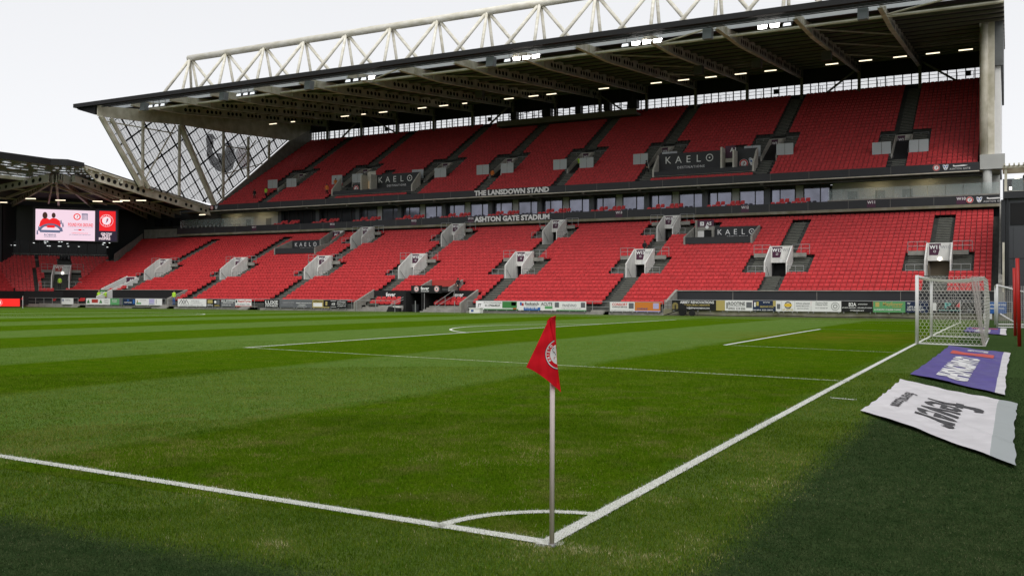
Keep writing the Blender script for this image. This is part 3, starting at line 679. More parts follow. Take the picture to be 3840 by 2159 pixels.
def bear(par,c,r,ax=(1,0,0),ay=(0,0,1)):
    c=Vector(c);ax=Vector(ax);ay=Vector(ay); nn=ax.cross(ay)
    s=MB(); 
    for dx in(-.6,.6): s.disc(c+ax*dx*r+ay*.65*r+nn*.004,ax,ay,r*.38,14,mi=0); s.disc(c+ax*dx*r+ay*.65*r+nn*.01,ax,ay,r*.25,12,mi=1)
    s.poly([c+nn*.012+ax*x*r+ay*y*r for x,y in ((-.85,.1),(-.6,-.6),(-.25,-1),(.25,-1),(.6,-.6),(.85,.1),(.6,.75),(-.6,.75))],0)
    for dx in(-1,1): s.poly([c+nn*.018+ax*x*dx*r+ay*y*r for x,y in ((.12,-.1),(.7,.05),(.5,.5),(.2,.4))],1)
    s.poly([c+nn*.018+ax*x*r+ay*y*r for x,y in ((-.25,-.5),(.25,-.5),(.12,-.85),(-.12,-.85))],1)
    part(s,'bear_emblem',[M['txtw'],M['blue']],par)
crest(p,(-24.0,101.85,17.05),.52,txt=False); bear(p,(-22.95,101.85,17.2),.48)
p=platform(-82.2,-68.6,100.1,101.9,16.35,2.35,-72.7,'',gv,.78,.70,st=.12,zf=.68)
s=MB(); s.box(-77.4,-77.2,100.3,101.8,16.0,18.6); s.box(-75.8,-75.6,100.3,101.8,16.0,18.6); s.box(-77.2,-75.8,101.7,101.8,17.9,19.2); part(s,'door_jamb',gv,p)
s=MB(); s.box(-77.2,-75.8,101.86,102.0,16.2,17.9); part(s,'doorway',mat('glowing_passage',(.45,.36,.24),.8,emit=(1,.7,.4),es=.12),p)  # passage light put into the doorway sheet as a faint warm glow
crest(p,(-79.3,101.85,16.9),.5,txt=False); bear(p,(-78.0,101.85,17.0),.45)

# left exit A9 between the corner and the straight stand
p=empty('accessible_platform',(-105,80,0)); attach(p,stand)
s=MB()
s.prism([(-105.5,80.2,.3),(-105.5,84.4,.3),(-105.5,84.4,4.3),(-105.5,80.2,2.5)],(.2,0,0))
s.prism([(-103.5,77.9,.3),(-103.5,84.6,.3),(-103.5,84.6,4.1),(-103.5,77.9,1.5)],(.2,0,0)); s.box(-105.3,-103.5,84.2,84.4,.3,4.2)
part(s,'exit_wall',M['white'],p); s=MB(); s.box(-105.2,-103.7,84.1,84.2,3.2,4.1); part(s,'sign_board',M['plum'],p); text('A9',(-104.2,84.06,3.65),.6,M['txtw'],p,bold=.02)
s=MB(); s.box(-105.45,-103.9,80.0,80.05,1.5,2.3); part(s,'exit_sign',M['green'],p); text('EXIT',(-104.65,79.97,1.9),.6,M['txtw'],p,bold=.02)

# ------------------------------------------------------------------ fascias, lettering, boxes level
s=MB(); s.box(-110,XR,97.4,97.7,10.98,11.85); part(s,'lower_fascia',M['charcoal'],stand)
text('ASHTON GATE STADIUM',(-51.9,97.36,11.42),.86,M['txtw'],stand,fit=10.6,bold=.05,extr=.004)
for x,t in zip((-94.31,-79.98,-66.43,-57.75,-37.56,-22.73,-9.64,-1.22),('W17','W16','W15','W14','W13','W12','W11','W10')):
    s=MB(); s.box(x-.42,x+.42,97.385,97.4,11.05,11.8); o=part(s,'block_sign',M['plum'],stand); text(t,(x,97.37,11.58),.40,M['txtw'],stand,bold=.02)
s=MB(); s.box(XL-.3,XG,97.9,98.2,14.38,15.22); part(s,'upper_fascia',M['charcoal'],stand)
s=MB()
for k in range(1,26): x=XG-4.1*k; s.box(x-.012,x+.012,97.895,97.91,14.4,15.2); s.box(x-.012,x+.012,97.393,97.41,11.0,11.83)
s.box(-14,XR,97.38,97.9,11.851,11.98); part(s,'panel_joint',M['conc'],stand)
s=MB(); s.box(XL-.3,XG,97.86,98.25,14.28,14.38); part(s,'fascia_trim',M['cream'],stand)
text('THE LANSDOWN STAND',(-52.2,97.86,14.82),.86,M['txtw'],stand,fit=10.6,bold=.05,extr=.004)
for (x,y,z) in ((-2.9,97.86,14.85),(.15,97.36,11.42)):
    crest(stand,(x-.6,y,z),.33,txt=False); bear(stand,(x+.25,y,z),.28); text('ASHTON GATE',(x+1.55,y,z-.2),.24,M['txtw'],stand,bold=0,spacing=1.2)
    s=MB(); s.poly([(x+.9+q*.1,y-.005,z+.02+h) for q,h in ((0,.06),(1,0),(10,0),(14,.08),(10,.14),(2,.1),(.5,.2))]); part(s,'swoosh_logo',M['txtw'],stand)
crest(stand,(-103.2,97.86,14.82),.3,txt=False); bear(stand,(-102.3,97.86,14.82),.28)
s=MB(); s.box(-110,XR,97.4,103.5,10.7,10.98); s.box(-110,XR,98.2,103.5,14.29,14.38); part(s,'box_level_slab',M['concd'],stand)
s=MB(); s.box(-110,XR,103.4,103.6,10.9,14.25); part(s,'box_interior_wall',M['greyclad'],stand)
s=MB(); s.box(-109.5,-92.6,101.2,101.35,11,14.2); s.box(-14.1,XR,101.2,101.35,11,14.2)
for x in list(np.arange(-13,2,1.7)): s.box(x-.015,x+.015,101.19,101.2,11,14.2)
part(s,'terrace_wall',M['greywall'],stand)
s=MB()
for x in (-108,-104.5,-99,-95,-12,-9.2,-6.5): s.box(x-.5,x+.5,101.15,101.19,11,13.2)
part(s,'terrace_door',mat('grey_door',(.20,.21,.20),.6),stand)
# downlights above the terrace
for x in (-101.5,-96.0,-9.5,-4.6):
    s=MB(); s.box(x-.5,x+.5,99.6,100.0,14.12,14.18); tag(s.build('terrace_light',M['terrlamp']),'warm strip light under the upper tier over the terrace','light','strip lights over the terraces')
# glazed boxes, one bay per 7.1 m
bx0=-92.5; nb=11
for b in range(nb):
    x0=bx0+7.12*b; x1=x0+7.12
    s=MB(); s.box(x0-.02,x0+.62,100.4,101.3,10.98,14.2); part(s,'pier',M['greyclad'],stand)
    wd=[.85,1.55,.85,1.65,.9]; x=x0+.70
    for j,wj in enumerate(wd):
        dark=(b<2)
        s=MB(); s.box(x,x+wj,101.0,101.06,11.0,14.1); part(s,'window_pane',M['dglass'] if dark else (M['greywall'] if j==2 else M['bglass']),stand); x+=wj+.1
    s=MB(); x=x0+.66
    for wj in wd+[0]: s.box(x-.05,x+.05,100.93,101.08,11,14.1); x+=wj+.1
    s.box(x0+.6,x1,100.93,101.1,14.1,14.28); part(s,'window_frame',M['mull'],stand)
    s=MB(); s.hexa([(x0,98.2,14.1),(x0+.3,98.2,14.1),(x0+.3,101,13.9),(x0,101,13.9),(x0,98.2,14.28),(x0+.3,98.2,14.28),(x0+.3,101,14.28),(x0,101,14.28)]); part(s,'bracket',M['conc'],stand)
    # box seats
    for r_ in range(2):
        for q in range(7):
            if (r_==0 and q==3) or (r_==1 and q in(0,3)): continue
            o=first.copy(); o.name='balcony_seat'; C.objects.link(o); o.location=(x0+1.4+q*.56+(.25*r_),97.6+.85*r_,11.32+.42*r_); tag(o,'red seat on the balcony, %s row before the %s glazed box from the left'%(('front','back')[r_],ORD[b]),'seat','balcony seats before the boxes')
# terrace glass balustrades and chairs
for x0,x1,n in ((-109.5,-94.5,9),(-14.0,2.2,10)):
    for i in range(n):
        a=x0+(x1-x0)*i/n; b=x0+(x1-x0)*(i+1)/n
        s=MB(); s.box(a+.03,b-.03,97.55,97.58,11.95,13.1); part(s,'balustrade_pane',M['balu'],stand)
    s=MB()
    for i in range(n*2): a=x0+(x1-x0)*(i+.5)/(n*2); s.box(a-.02,a+.02,97.5,97.62,11.7,12.2)
    part(s,'balustrade_bracket',M['steel'],stand)
for x in (-108,-106.3,-104.6,-101.2,-99.2,-96.8,-12.6,-12,-9.4,-8.8,-6.3,-5.7,-3.4,-2.8,.6,1.2):
    o=first.copy(); o.name='terrace_chair'; C.objects.link(o); o.location=(x,98.5,11.15); tag(o,'dark red chair behind the glass balustrade of the box level terrace','chair','chairs on the box level terraces')

# ------------------------------------------------------------------ main roof
def CZ(y): return 27.3+.105*(y-80)
X0,X1=-107,2.6
s=MB(); s.hexa([(X0,84.4,CZ(84.4)),(X1,84.4,CZ(84.4)),(X1,121.5,CZ(121.5)),(X0+3.4,121.5,CZ(121.5)),(X0,84.4,CZ(84.4)+.4),(X1,84.4,CZ(84.4)+.4),(X1,121.5,CZ(121.5)+.4),(X0+3.4,121.5,CZ(121.5)+.4)])
part(s,'roof_deck',M['deck'],stand)
s=MB()
N=34
for i in range(N):
    a=77.6+(84.4-77.6)*i/N; b=77.6+(84.4-77.6)*(i+1)/N; z=CZ(a)+(.09 if i%2 else 0); s.poly([(X0+.6,a,z),(X1,a,z),(X1,b,z),(X0+.6,b,z)]); s.poly([(X0+.6,b,z),(X1,b,z),(X1,b,z+(-.09 if i%2 else .09)),(X0+.6,b,z+(-.09 if i%2 else .09))])
part(s,'roof_front_sheet',M['decklight'],stand)
s=MB(); s.box(X0-.1,X1+.3,76.95,77.6,26.52,27.02); s.hexa([(X0-.1,77.6,26.4),(X0+3.4,77.6,25.4),(X0+3.6,80,25.6),(X0-.1,80,26.6),(X0-.1,77.6,27.0),(X0+3.4,77.6,27.0),(X0+3.6,80,27.2),(X0-.1,80,27.2)]); part(s,'roof_edge_fascia',M['black'],stand)
# gantry rails and cabling behind the fascia
s=MB()
for y,z,r in ((78.2,26.5,.06),(78.6,26.75,.09),(79.3,26.7,.05)): s.tube((X0+3,y,z),(X1,y,z),r,6)
for x in np.arange(X0+3,X1,1.4): s.tube((x,78.2,26.5),(x,78.3,27.0),.025,4)
part(s,'cable_tray',M['mull'],stand)
s=MB(); s.tube((X0+3,84.3,27.05),(X1,84.3,27.05),.14,10); part(s,'eaves_tube',M['cream'],stand)
y=86.6; 
while y<119.5:
    s=MB(); s.box(-103.4,X1,y,y+.16,CZ(y)-.26,CZ(y)-.005); part(s,'purlin',M['purlin'],stand); y+=2.65
# rafters with web openings
def rafter(x):
    s=MB(); bot=lambda y: 26.55+.05*(y-79.8) if y<88.2 else 26.97+.105*(y-88.2)
    ys=[79.6,84,88.2,120.3]
    web=[(x,y,CZ(y)-.02) for y in (79.6,120.3)][::-1]+[(x,y,bot(y)) for y in ys]
    s.prism([(a-.03,b,c) for a,b,c in web],(.06,0,0),0)
    for a,b in zip(ys[:-1],ys[1:]): s.beam((x,a,bot(a)),(x,b,bot(b)),.42,.06,mi=0)
    for y in (82.6,86.4): s.box(x-.2,x+.2,y,y+.04,bot(y)+.03,CZ(y)-.03,0)
    o=part(s,'rafter',M['cream'],stand)
    # beyond the front the girder is cellular: openings seen as dark rounded slots on both faces
    h=MB(); y=88.8; n=0
    while y<118.5:
        n+=1
        if n%5!=0:
            zc=(bot(y)+CZ(y))/2-.02
            for sx in (-.034,.034): h.disc((x+sx,y,zc),(0,1,0),(0,0,1),.27,10)
        y+=.82
    tag(attach(h.build('web_opening',M['hole']),o),kind='stuff')
RX=[XG-.1-7.1*k for k in range(1,15)]
for x in RX: rafter(x)
# bracing under the deck
s=MB()
for k in (1,4,7,10,12):
    xa,xb=RX[k],RX[k]+7.1
    for a,b in ((88,98),(98,108),(108,118)): s.tube((xa,a,CZ(a)-.4),(xb,b,CZ(b)-.4),.08,6)
for k in (0,3,8): s.tube((RX[k],84.3,27.2),(RX[k]+7.1,79.8,26.9),.09,6)
part(s,'roof_bracing',M['cream'],stand)
# truss on the roof
s=MB(); s.tube((-103.0,93,36.2),(0,93,36.2),.46,18); part(s,'truss_chord',M['tube'],stand,True)
s=MB()
for y in (91.2,94.8): s.tube((-108,y,30.2),(0,y,30.2),.3,10)
part(s,'truss_lower_chord',M['tube'],stand,True)
nodes=[-102.6+7.1*k for k in range(14)]
for x in nodes:
    for y,sg in ((91.2,-1),(94.8,1)):
        s=MB(); s.tube((x,93+sg*.2,36.0),(x,y,30.2),.19,10); part(s,'truss_upright',M['tube'],stand,True)
    s=MB(); s.tube((x-.15,92.9,36.0),(x-4.6,91.2,30.2),.215,10); part(s,'truss_diagonal',M['tube'],stand,True)
    s=MB(); s.tube((x+.15,93.1,36.0),(x+4.6,94.8,30.2),.215,10); part(s,'truss_diagonal',M['tube'],stand,True)
s=MB(); s.tube((-102.8,93,36.0),(-106.5,97,30.2),.2,8); part(s,'truss_diagonal',M['tube'],stand,True)
# back window band
s=MB(); s.box(XL+.2,XG,120.3,120.5,27.2,28.25); s.box(XL+.2,XG,120.3,120.5,29.55,CZ(120.4)-.02); part(s,'back_wall',M['deck'],stand)
for k in range(15):
    xa=XG-7.1*(k+1); x1_=XG-7.1*k; xa=max(xa,XL+.3)
    n=7
    for j in range(n):
        a=xa+(x1_-xa)*j/n+.05; b=xa+(x1_-xa)*(j+1)/n-.05
        s=MB(); s.box(a,b,120.38,120.4,28.25,29.55); part(s,'window_pane',M['wglass'],stand)
    s=MB()
    for j in range(n+1): x=xa+(x1_-xa)*j/n; s.box(x-.06,x+.06,120.3,120.45,28.25,29.55)
    for z in (28.72,29.15): s.box(xa,x1_,120.3,120.35,z,z+.05)
    for j in range(3): x=xa+rng.uniform(.3,6.8); s.box(x,x+.05,120.25,120.29,28.3,29.1)
    if k%3==0: x=xa+rng.uniform(1,5.5); s.box(x,x+.6,120.0,120.25,28.6,29.2)
    part(s,'window_frame',M['mull'],stand)
    s=MB(); s.box(XG-7.1*(k+1)-.18,XG-7.1*(k+1)+.18,119.6,119.95,27.5,CZ(119.8)-.02); part(s,'roof_column',M['purlin'],stand)
s=MB()
for x,d in ((-13.7,-4),(-6.7,4),(-63.5,-4),(-49.5,4),(-92,-4),(-90,5)): s.beam((x,119.5,30.9),(x+d,119.8,28.1),.22)
part(s,'raking_brace',M['purlin'],stand)
# camera gantry under the roof
s=MB(); s.box(-64.5,-42.5,116.6,119.2,26.9,27.25); s.box(-64.5,-42.5,116.5,116.6,26.9,27.7); o=part(s,'camera_gantry',mat('gantry_panel',(.17,.15,.12),.7),stand)
s=MB()
for x in np.arange(-64,-43,1.9): s.tube((x,116.6,27.2),(x,116.6,30.4),.05,5)
for x in (-62.5,-57.3,-52,-47.6,-44): s.box(x,x+rng.uniform(.5,1.4),117,118,27.9,29.0)
for x in np.arange(-63,-44,1.3): s.box(x,x+.9,117.4,117.45,28.5+.3*math.sin(x*3),28.6+.3*math.sin(x*3))
part(s,'gantry_equipment',M['mull'],stand)
# ceiling tubes
lx=[-100.7,-96.6,-86.4,-82.9,-79.3,-72.4,-68.7,-65.2,-58.1,-54.3,-51.6,-44.0,-36.8,-33.2,-29.7,-26.0,-22.4,-15.3,-11.6,-7.9,-4.5,-1.2,0]
for i,x in enumerate(lx[:-1]):
    s=MB(); hw=.35 if i in(1,3,7) else .7; s.box(x-hw,x+hw,108.2,108.4,28.92,29.0); part_=s.build('strip_light',M['lamp']); tag(part_,'lit strip light under the dark roof over the upper tier, %s from the left'%ORD[i],'light','strip lights under the main roof')
# floodlights on the front edge
def floodlight(x,n,on,label,z=26.25):
    e=empty('floodlight',(x,80,z),label,'floodlight','floodlight clusters under the roof edge')
    for i in range(n):
        a=x-(n-1)*.55+i*1.1
        s=MB(); s.prism([(a-.42,79.75,z-.22),(a+.42,79.75,z-.22),(a+.36,80.2,z+.12),(a-.36,80.2,z+.12)],(0,.12,.2)); part(s,'housing',M['mull'],e)
        k_=1.45 if i in on else 1; s=MB(); s.prism([(a-.36,79.66,z-.22),(a+.36,79.66,z-.22),(a+.30*k_,79.72,z+.07*k_*2-.07),(a-.30*k_,79.72,z+.07*k_*2-.07)],(0,-.03,-.005)); part(s,'lens',M['flood'] if i in on else M['floodoff'],e)
        s=MB(); s.beam((a,80.1,z+.1),(a,80.1,27.2),.06); part(s,'bracket',M['steel'],e)
    return e
floodlight(-28.4,4,(1,2,3),'brightest lit floodlight cluster, third from the right along the roof edge')
floodlight(-41.4,4,(1,2,3),'lit floodlight cluster beside a grey speaker box at the middle of the roof edge')
floodlight(-62,4,(3,),'small lit floodlight cluster with one star-bright lamp, left of the middle of the roof edge')
floodlight(-79.2,3,(),'dim floodlight cluster right of the leftmost one on the roof edge')
floodlight(-94.5,3,(),'leftmost dim floodlight cluster near the roof corner')
floodlight(-15.7,3,(0,1),'rightmost lit floodlight pair under the roof edge')
for x,e in ((-28.4,900),(-41.4,900),(-62,500),(-15.7,700),(-79,350),(-94,350)):
    l=bpy.data.lights.new('flood','SPOT'); l.energy=e*1.6; l.spot_size=R(100); l.spot_blend=.7; l.shadow_soft_size=.5; l.color=(1,.97,.92)
    o=bpy.data.objects.new('flood_lamp',l); C.objects.link(o); o.location=(x,79.3,25.8); o.rotation_euler=(R(-30),0,0)
# loudspeaker boxes under the front of the roof
for qi,x in enumerate((-21.9,-45.1,-69.5,-83.0,-97.0,-8.2)):
    s=MB(); s.prism([(x-.42,79.5,25.75),(x+.42,79.5,25.75),(x+.42,79.6,26.75),(x-.42,79.6,26.75)],(0,.75,.05),0); s.beam((x,79.9,26.7),(x,79.9,27.2),.1,mi=1)
    tag(s.build('loudspeaker',[mat('speaker_grey',(.22,.24,.26),.6),M['steel']] if x==-21.9 else [bpy.data.materials['speaker_grey'],M['steel']]),'grey square loudspeaker box under the front roof edge, %s from the right'%ORD[(1,2,3,4,5,0)[qi]],'loudspeaker','loudspeakers along the roof edge')
for qi,x in enumerate((-28.2,-56.8,-21.6,-14.2)):
    s=MB(); s.prism([(x-.5,97.6,26.9),(x+.5,97.6,26.9),(x+.5,97.7,27.9),(x-.5,97.7,27.9)],(0,.8,.05)); tag(s.build('loudspeaker',mat('speaker_brown',(.10,.095,.085),.7)),'brown loudspeaker box hung deep under the dark roof, %s from the right'%ORD[(2,3,1,0)[qi]],'loudspeaker','loudspeakers deep under the roof')

# ------------------------------------------------------------------ right end of the stand
s=MB(); s.tube((.8,98.35,14.6),(.8,98.35,31.5),.39,16); part(s,'end_column',M['cream'],stand,True)
s=MB(); s.box(1.16,1.75,98.3,98.8,15.9,31.5); 
for z in np.arange(17,29,1.5): s.box(1.36,1.46,98.27,98.3,z,z+.3)
part(s,'end_column',M['cream'],stand)
s=MB(); s.box(.45,2.65,97.85,99.2,14.45,15.9); part(s,'end_block',M['greywall'],stand)
s=MB(); s.tube((1.1,98.4,11),(1.1,98.4,14.45),.42,14); part(s,'end_column',M['greywall'],stand,True)
s=MB(); s.box(1.76,2.28,99.3,121.2,15.9,24.85); part(s,'end_wall',M['white'],stand)
s=MB(); s.box(XG+.02,XG+.2,98.9,121.2,14,27.6); part(s,'end_wall',M['greyclad'],stand)
s=MB(); s.box(1.55,2.5,98.95,121.3,24.85,36); part(s,'roof_verge',mat('weathered_grey_panel',(.15,.16,.16),.6,noise=.3,nscale=.8),stand)
# ------------------------------------------------------------------ gable glazing (left end)
gx=XL
top=[(78.1,25.2),(84.3,25.7),(91.5,26.4),(100.5,26.7),(108.7,26.6),(115.2,27.6)]
right=[(115.2,27.6),(105.5,20.4),(98.7,15.5)]
left=[(84.4,16.8),(78.1,25.2)]
poly=[(84.5,16.7),(98.7,15.4),(115.2,27.75),(91.5,26.5),(78.1,25.25)][::-1]
def clip(P,a,b,c):   # keep a*y+b*z<=c
    out=[]
    for i in range(len(P)):
        p,q=P[i],P[(i+1)%len(P)]; fp=a*p[0]+b*p[1]-c; fq=a*q[0]+b*q[1]-c
        if fp<=0: out.append(p)
        if fp*fq<0: t=fp/(fp-fq); out.append((p[0]+(q[0]-p[0])*t,p[1]+(q[1]-p[1])*t))
    return out
dA=np.array([.60,-.80]); dB=np.array([.80,.60])   # u along the rake, w across
cells=0; bars=MB(); fine=MB()
uv=lambda u,w: np.array([78.1,25.2])+dA*u+dB*w
gab=stand
for i in range(-2,15):
    for j in range(-4,22):
        u0,u1=i*1.55,(i+1)*1.55; w0,w1=j*1.55,(j+1)*1.55
        P=[tuple(uv(*k)) for k in ((u0,w0),(u1,w0),(u1,w1),(u0,w1))]
        Q=P
        # clip by the gable outline (convex enough)
        for a,b in zip(poly,poly[1:]+poly[:1]):
            n_=(-(b[1]-a[1]),(b[0]-a[0])); Q=clip(Q,n_[0],n_[1],n_[0]*a[0]+n_[1]*a[1]) if len(Q)>2 else []
        if len(Q)<3: continue
        ar=abs(sum(Q[k][0]*Q[(k+1)%len(Q)][1]-Q[(k+1)%len(Q)][0]*Q[k][1] for k in range(len(Q))))/2
        if ar<.05: continue
        s=MB(); s.prism([(gx-.04,y,z) for y,z in Q],(.03,0,0)); part(s,'gable_pane',M['gglass'],stand); cells+=1
        n=len(Q)
        for k in range(n):
            a,b=Q[k],Q[(k+1)%n]; e=np.array(b)-np.array(a); 
            if np.hypot(*e)<.15: continue
            e/=np.hypot(*e); along=abs(e@dA)>.98; acr=abs(e@dB)>.98
            if along or acr:
                heavy=(along and round((np.array(a)-uv(0,0))@dB/1.55)%2==0) or (acr and round((np.array(a)-uv(0,0))@dA/1.55)%3==0)
                bars.beam((gx,a[0],a[1]),(gx,b[0],b[1]),.19 if heavy else .08,.12 if heavy else .06,up=(1,0,0))
        for f_ in (.33,.66):
            a=uv(u0,w0+1.55*f_); b=uv(u1,w0+1.55*f_)
            ins=lambda p: all((-(q[1]-r_[1])*-1*0)==0 for q,r_ in ()) 
            QQ=clip(Q,dB[0],dB[1],dB@uv(0,w0+1.55*f_)+.012); QQ=clip(QQ,-dB[0],-dB[1],-(dB@uv(0,w0+1.55*f_))+.012) if len(QQ)>2 else []
            if len(QQ)>2: fine.prism([(gx+.0,y,z) for y,z in QQ],(.03,0,0))
part(bars,'gable_mullions',M['mull'],stand); part(fine,'glazing_bars',M['mull'],stand)
s=MB()
for a,b,w_ in (((78.1,25.2),(84.6,16.7),.5),((79.6,25.2),(85.9,16.6),.35),((91.5,26.2),(98.3,15.0),.75)): s.beam((gx+.5,*a),(gx+.5,*b),.45,w_,up=(1,0,0))
for y,a,b in ((84.9,16.6,25.7),(91.4,16.0,26.2),(100.0,16.2,26.6),(105.3,20.0,26.6),(110,23.6,26.8)): s.beam((gx+.45,y,a),(gx+.45,y,b),.3)
for a,b in (((90.7,26.1),(85.1,17.3)),((107,26.3),(98.9,17.0)),((79,24.7),(90.5,24.9)),((100.2,24.5),(105.2,24.6)),((99.8,20),(108.5,19.8+3))): s.beam((gx+.4,*a),(gx+.4,*b),.14,.14,up=(1,0,0))
part(s,'gable_frame',M['cream'],stand)
s=MB(); s.prism([(gx+.3,y,z) for y,z in ((77.6,25.2),(84.3,25.6),(91.5,26.3),(100.5,26.6),(115.3,27.5),(121,30.5),(121,31),(77.6,26.6))],(.1,0,0)); part(s,'gable_rafter',M['cream'],stand)
s=MB(); s.prism([(gx-.15,y,z) for y,z in ((98.2,14.6),(98.9,15.3),(105.6,20.2),(115.3,27.5),(121,30.4),(121,14.6))],(.3,0,0)); part(s,'gable_parapet',M['conc'],stand)
# vinyl emblems on the gable glass
s=MB(); birdp=[(96.7,25.1),(97.2,25.9),(98.1,26.0),(98.9,25.3),(98.2,25.2),(98.3,24.5),(98.0,23.6),(98.6,22.7),(99.3,22.3),(99.0,23.2),(99.9,23.3),(100.1,22.9),(100.6,23.6),(101.0,24.9),(101.8,25.3),(102.5,24.4),(102.9,23.0),(102.3,21.3),(101.0,20.4),(99.3,20.5),(97.8,21.3),(96.9,22.6),(97.0,23.8)]
s.prism([(gx+.12,y,z) for y,z in birdp],(.02,0,0)); part(s,'bird_emblem',glass_mat('grey_vinyl',(.04,.045,.052),.6,.965),stand)
s=MB(); s.disc((gx+.12,104.6,23.3),(0,1.15,0),(0,0,1.1),1.6,22,r0=1.35,mi=0); s.disc((gx+.15,104.6,23.3),(0,1.15,0),(0,0,1.1),1.35,22,mi=1); part(s,'round_emblem',[bpy.data.materials['grey_vinyl'],glass_mat('faded_red_vinyl',(.26,.045,.055),.6,.95)],stand)

# ------------------------------------------------------------------ corner / end stand roof, walls, screen
end=empty('corner_stand',(-115,85,0),'low dark corner stand with fanned roof beams around the big screen','grandstand')
# end girder with round openings
gA=np.array((76.0,18.3)); gB=np.array((98.3,14.55))
s=MB(); s.prism([(gx-.6,gA[0],gA[1]),(gx-.6,gB[0],gB[1]-.2),(gx-.6,gB[0],gB[1]+.85),(gx-.6,gA[0]+.9,gA[1]+.05),(gx-.6,gA[0],gA[1]+.35)],(.12,0,0)) if 0 else s.prism([(gx-.6,76.0,18.35),(gx-.6,98.3,14.75),(gx-.6,98.3,13.75),(gx-.6,78.2,16.75)],(.12,0,0))
s.beam((gx-.4,76,18.4),(gx-.4,98.3,14.8),.5,.28,up=(0,0,1)); s.beam((gx-.5,78.2,16.75),(gx-.5,98.3,13.75),.35,.08)
part(s,'edge_girder',M['cream'],end)
s=MB()
for i in range(21):
    t=(i+.6)/21.5; y=77.6+20.7*t; zt=18.35-3.6*(y-76)/22.3; zb=16.75-3.0*(y-78.2)/20.1; rr=.32-.1*t
    if i in (9,10,15,18): continue
    s.disc((gx-.47,y,(zt+zb)/2),(0,1,0),(0,0,1),rr,16)
tag(attach(s.build('web_opening',M['hole']),end),kind='stuff')
# roof surface as a fan
inner=[(-103.6,76.0,18.3),(-101.9,74.1,18.3),(-106.0,72.9,18.3),(-106.25,66.2,18.3),(-106.3,40,18.3)]
inner[1]=(-104.6,74.3,18.3)
outer=[(-103.6,98.6,14.7),(-121,99.5,14.7),(-130,92,14.7),(-134,70,14.7),(-134,40,14.7)]
def lerp(a,b,t): return tuple(np.array(a)*(1-t)+np.array(b)*t)
s=MB()
for k in range(4):
    for t0,t1,mi in ((.27,1,0),(0,.27,1)):
        s.poly([lerp(inner[k],outer[k],t0),lerp(inner[k+1],outer[k+1],t0),lerp(inner[k+1],outer[k+1],t1),lerp(inner[k],outer[k],t1)],mi)
    up=lambda p: (p[0],p[1],p[2]+.35)
    s.poly([up(inner[k]),up(inner[k+1]),up(outer[k+1]),up(outer[k])],0)
part(s,'roof_deck',[M['deck'],M['decklight']],end)
s=MB()
for k in range(4):
    a,b=inner[k],inner[k+1]; s.prism([a,b,(b[0],b[1],b[2]+.85),(a[0],a[1],a[2]+.55 if k==0 else a[2]+.85)],(.12,-.05,0))
part(s,'roof_edge_fascia',M['black'],end)
# front glazing strips over the eaves, daylight put in as a faint glow
s=MB()
for q in range(150):
    k=(0,1,2,3)[q%4]; t=.03+.045*int(rng.integers(0,6)); L_=(.08,.12,.10,.05)[k]; u=rng.uniform(0,.95-L_)*(1 if k<3 else .5)
    a=lerp(lerp(inner[k],outer[k],t),lerp(inner[k+1],outer[k+1],t),u); b=lerp(lerp(inner[k],outer[k],t),lerp(inner[k+1],outer[k+1],t),u+L_)
    s.beam((a[0],a[1],a[2]-.12),(b[0],b[1],b[2]-.12),.14,.04)
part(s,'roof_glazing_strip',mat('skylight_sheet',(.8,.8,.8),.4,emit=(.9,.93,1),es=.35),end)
hub=np.array((-107.2,74.6,17.7))
def cell_beam(a,b,d0,d1,name='radial_beam',m_=M['girder']):
    a=Vector(a);b=Vector(b); s=MB(); n=(b-a).cross(Vector((0,0,1))).normalized()*.05
    P=[a,b,b-Vector((0,0,d1)),a-Vector((0,0,d0))]; s.prism([p-n for p in P],2*n); s.beam(a-Vector((0,0,d0)),b-Vector((0,0,d1)),.3,.06)
    o=part(s,name,m_,end)
    h=MB(); dirv=(b-a).normalized(); L=(b-a).length; k=1.5
    while k<L-1:
        t=k/L; c=a.lerp(b,t)-Vector((0,0,(d0+(d1-d0)*t)/2)); rr=(d0+(d1-d0)*t)*.27
        for sg in (-1,1): h.disc(c+n.normalized()*.06*sg,dirv,Vector((0,0,1)),rr,10)
        k+=1.25
    tag(attach(h.build('web_opening',M['hole']),o),kind='stuff')
for b,w_ in (((-133.5,72,14.5),1.1),((-133,84,14.5),1.1),((-130,92,14.4),1.0),((-125.5,96,14.9),.7),((-119,99,14.9),.8),((-111,99,14.7),1.1)):
    st=lerp(hub,b,.05); cell_beam(st,b,w_,.55)
for p in range(2,5): cell_beam(lerp((-105.8,74.4,17.8),(-105.8-2.4*p,97,14.6),.1),(-105.8-3.0*p,98.5,14.5),.9,.8)
s=MB(); 
for t in (.27,.5,.72,.92):
    for k in range(4): a=lerp(inner[k],outer[k],t); b=lerp(inner[k+1],outer[k+1],t); s.beam((a[0],a[1],a[2]-.25),(b[0],b[1],b[2]-.25),.16,.5 if t<.3 else .2)
part(s,'ring_beam',M['cream'],end)
s=MB()
for (a,b) in (((-112,77.5,16.6),(-120.6,83.2,15.0)),((-112,77.5,16.6),(-114.8,88.5,15.0)),((-111,76.5,16.8),(-121,77,15.2))): s.beam(a,b,.22,.3)
part(s,'strut',M['girder'],end)
for x,y in ((-116.5,77.5),(-114.7,80.8),(-111.2,84.1),(-108.9,85.6),(-106.8,85.1),(-104.6,86.0),(-125.1,79.1)):
    s=MB(); dx_,dy_=.7*.8,.7*.5; s.beam((x-dx_,y-dy_,14.9),(x+dx_,y+dy_,14.9),.16,.1); tag(s.build('strip_light',M['lamp']),'warm strip light hanging under the low corner roof above the big screen','light','strip lights under the corner roof')
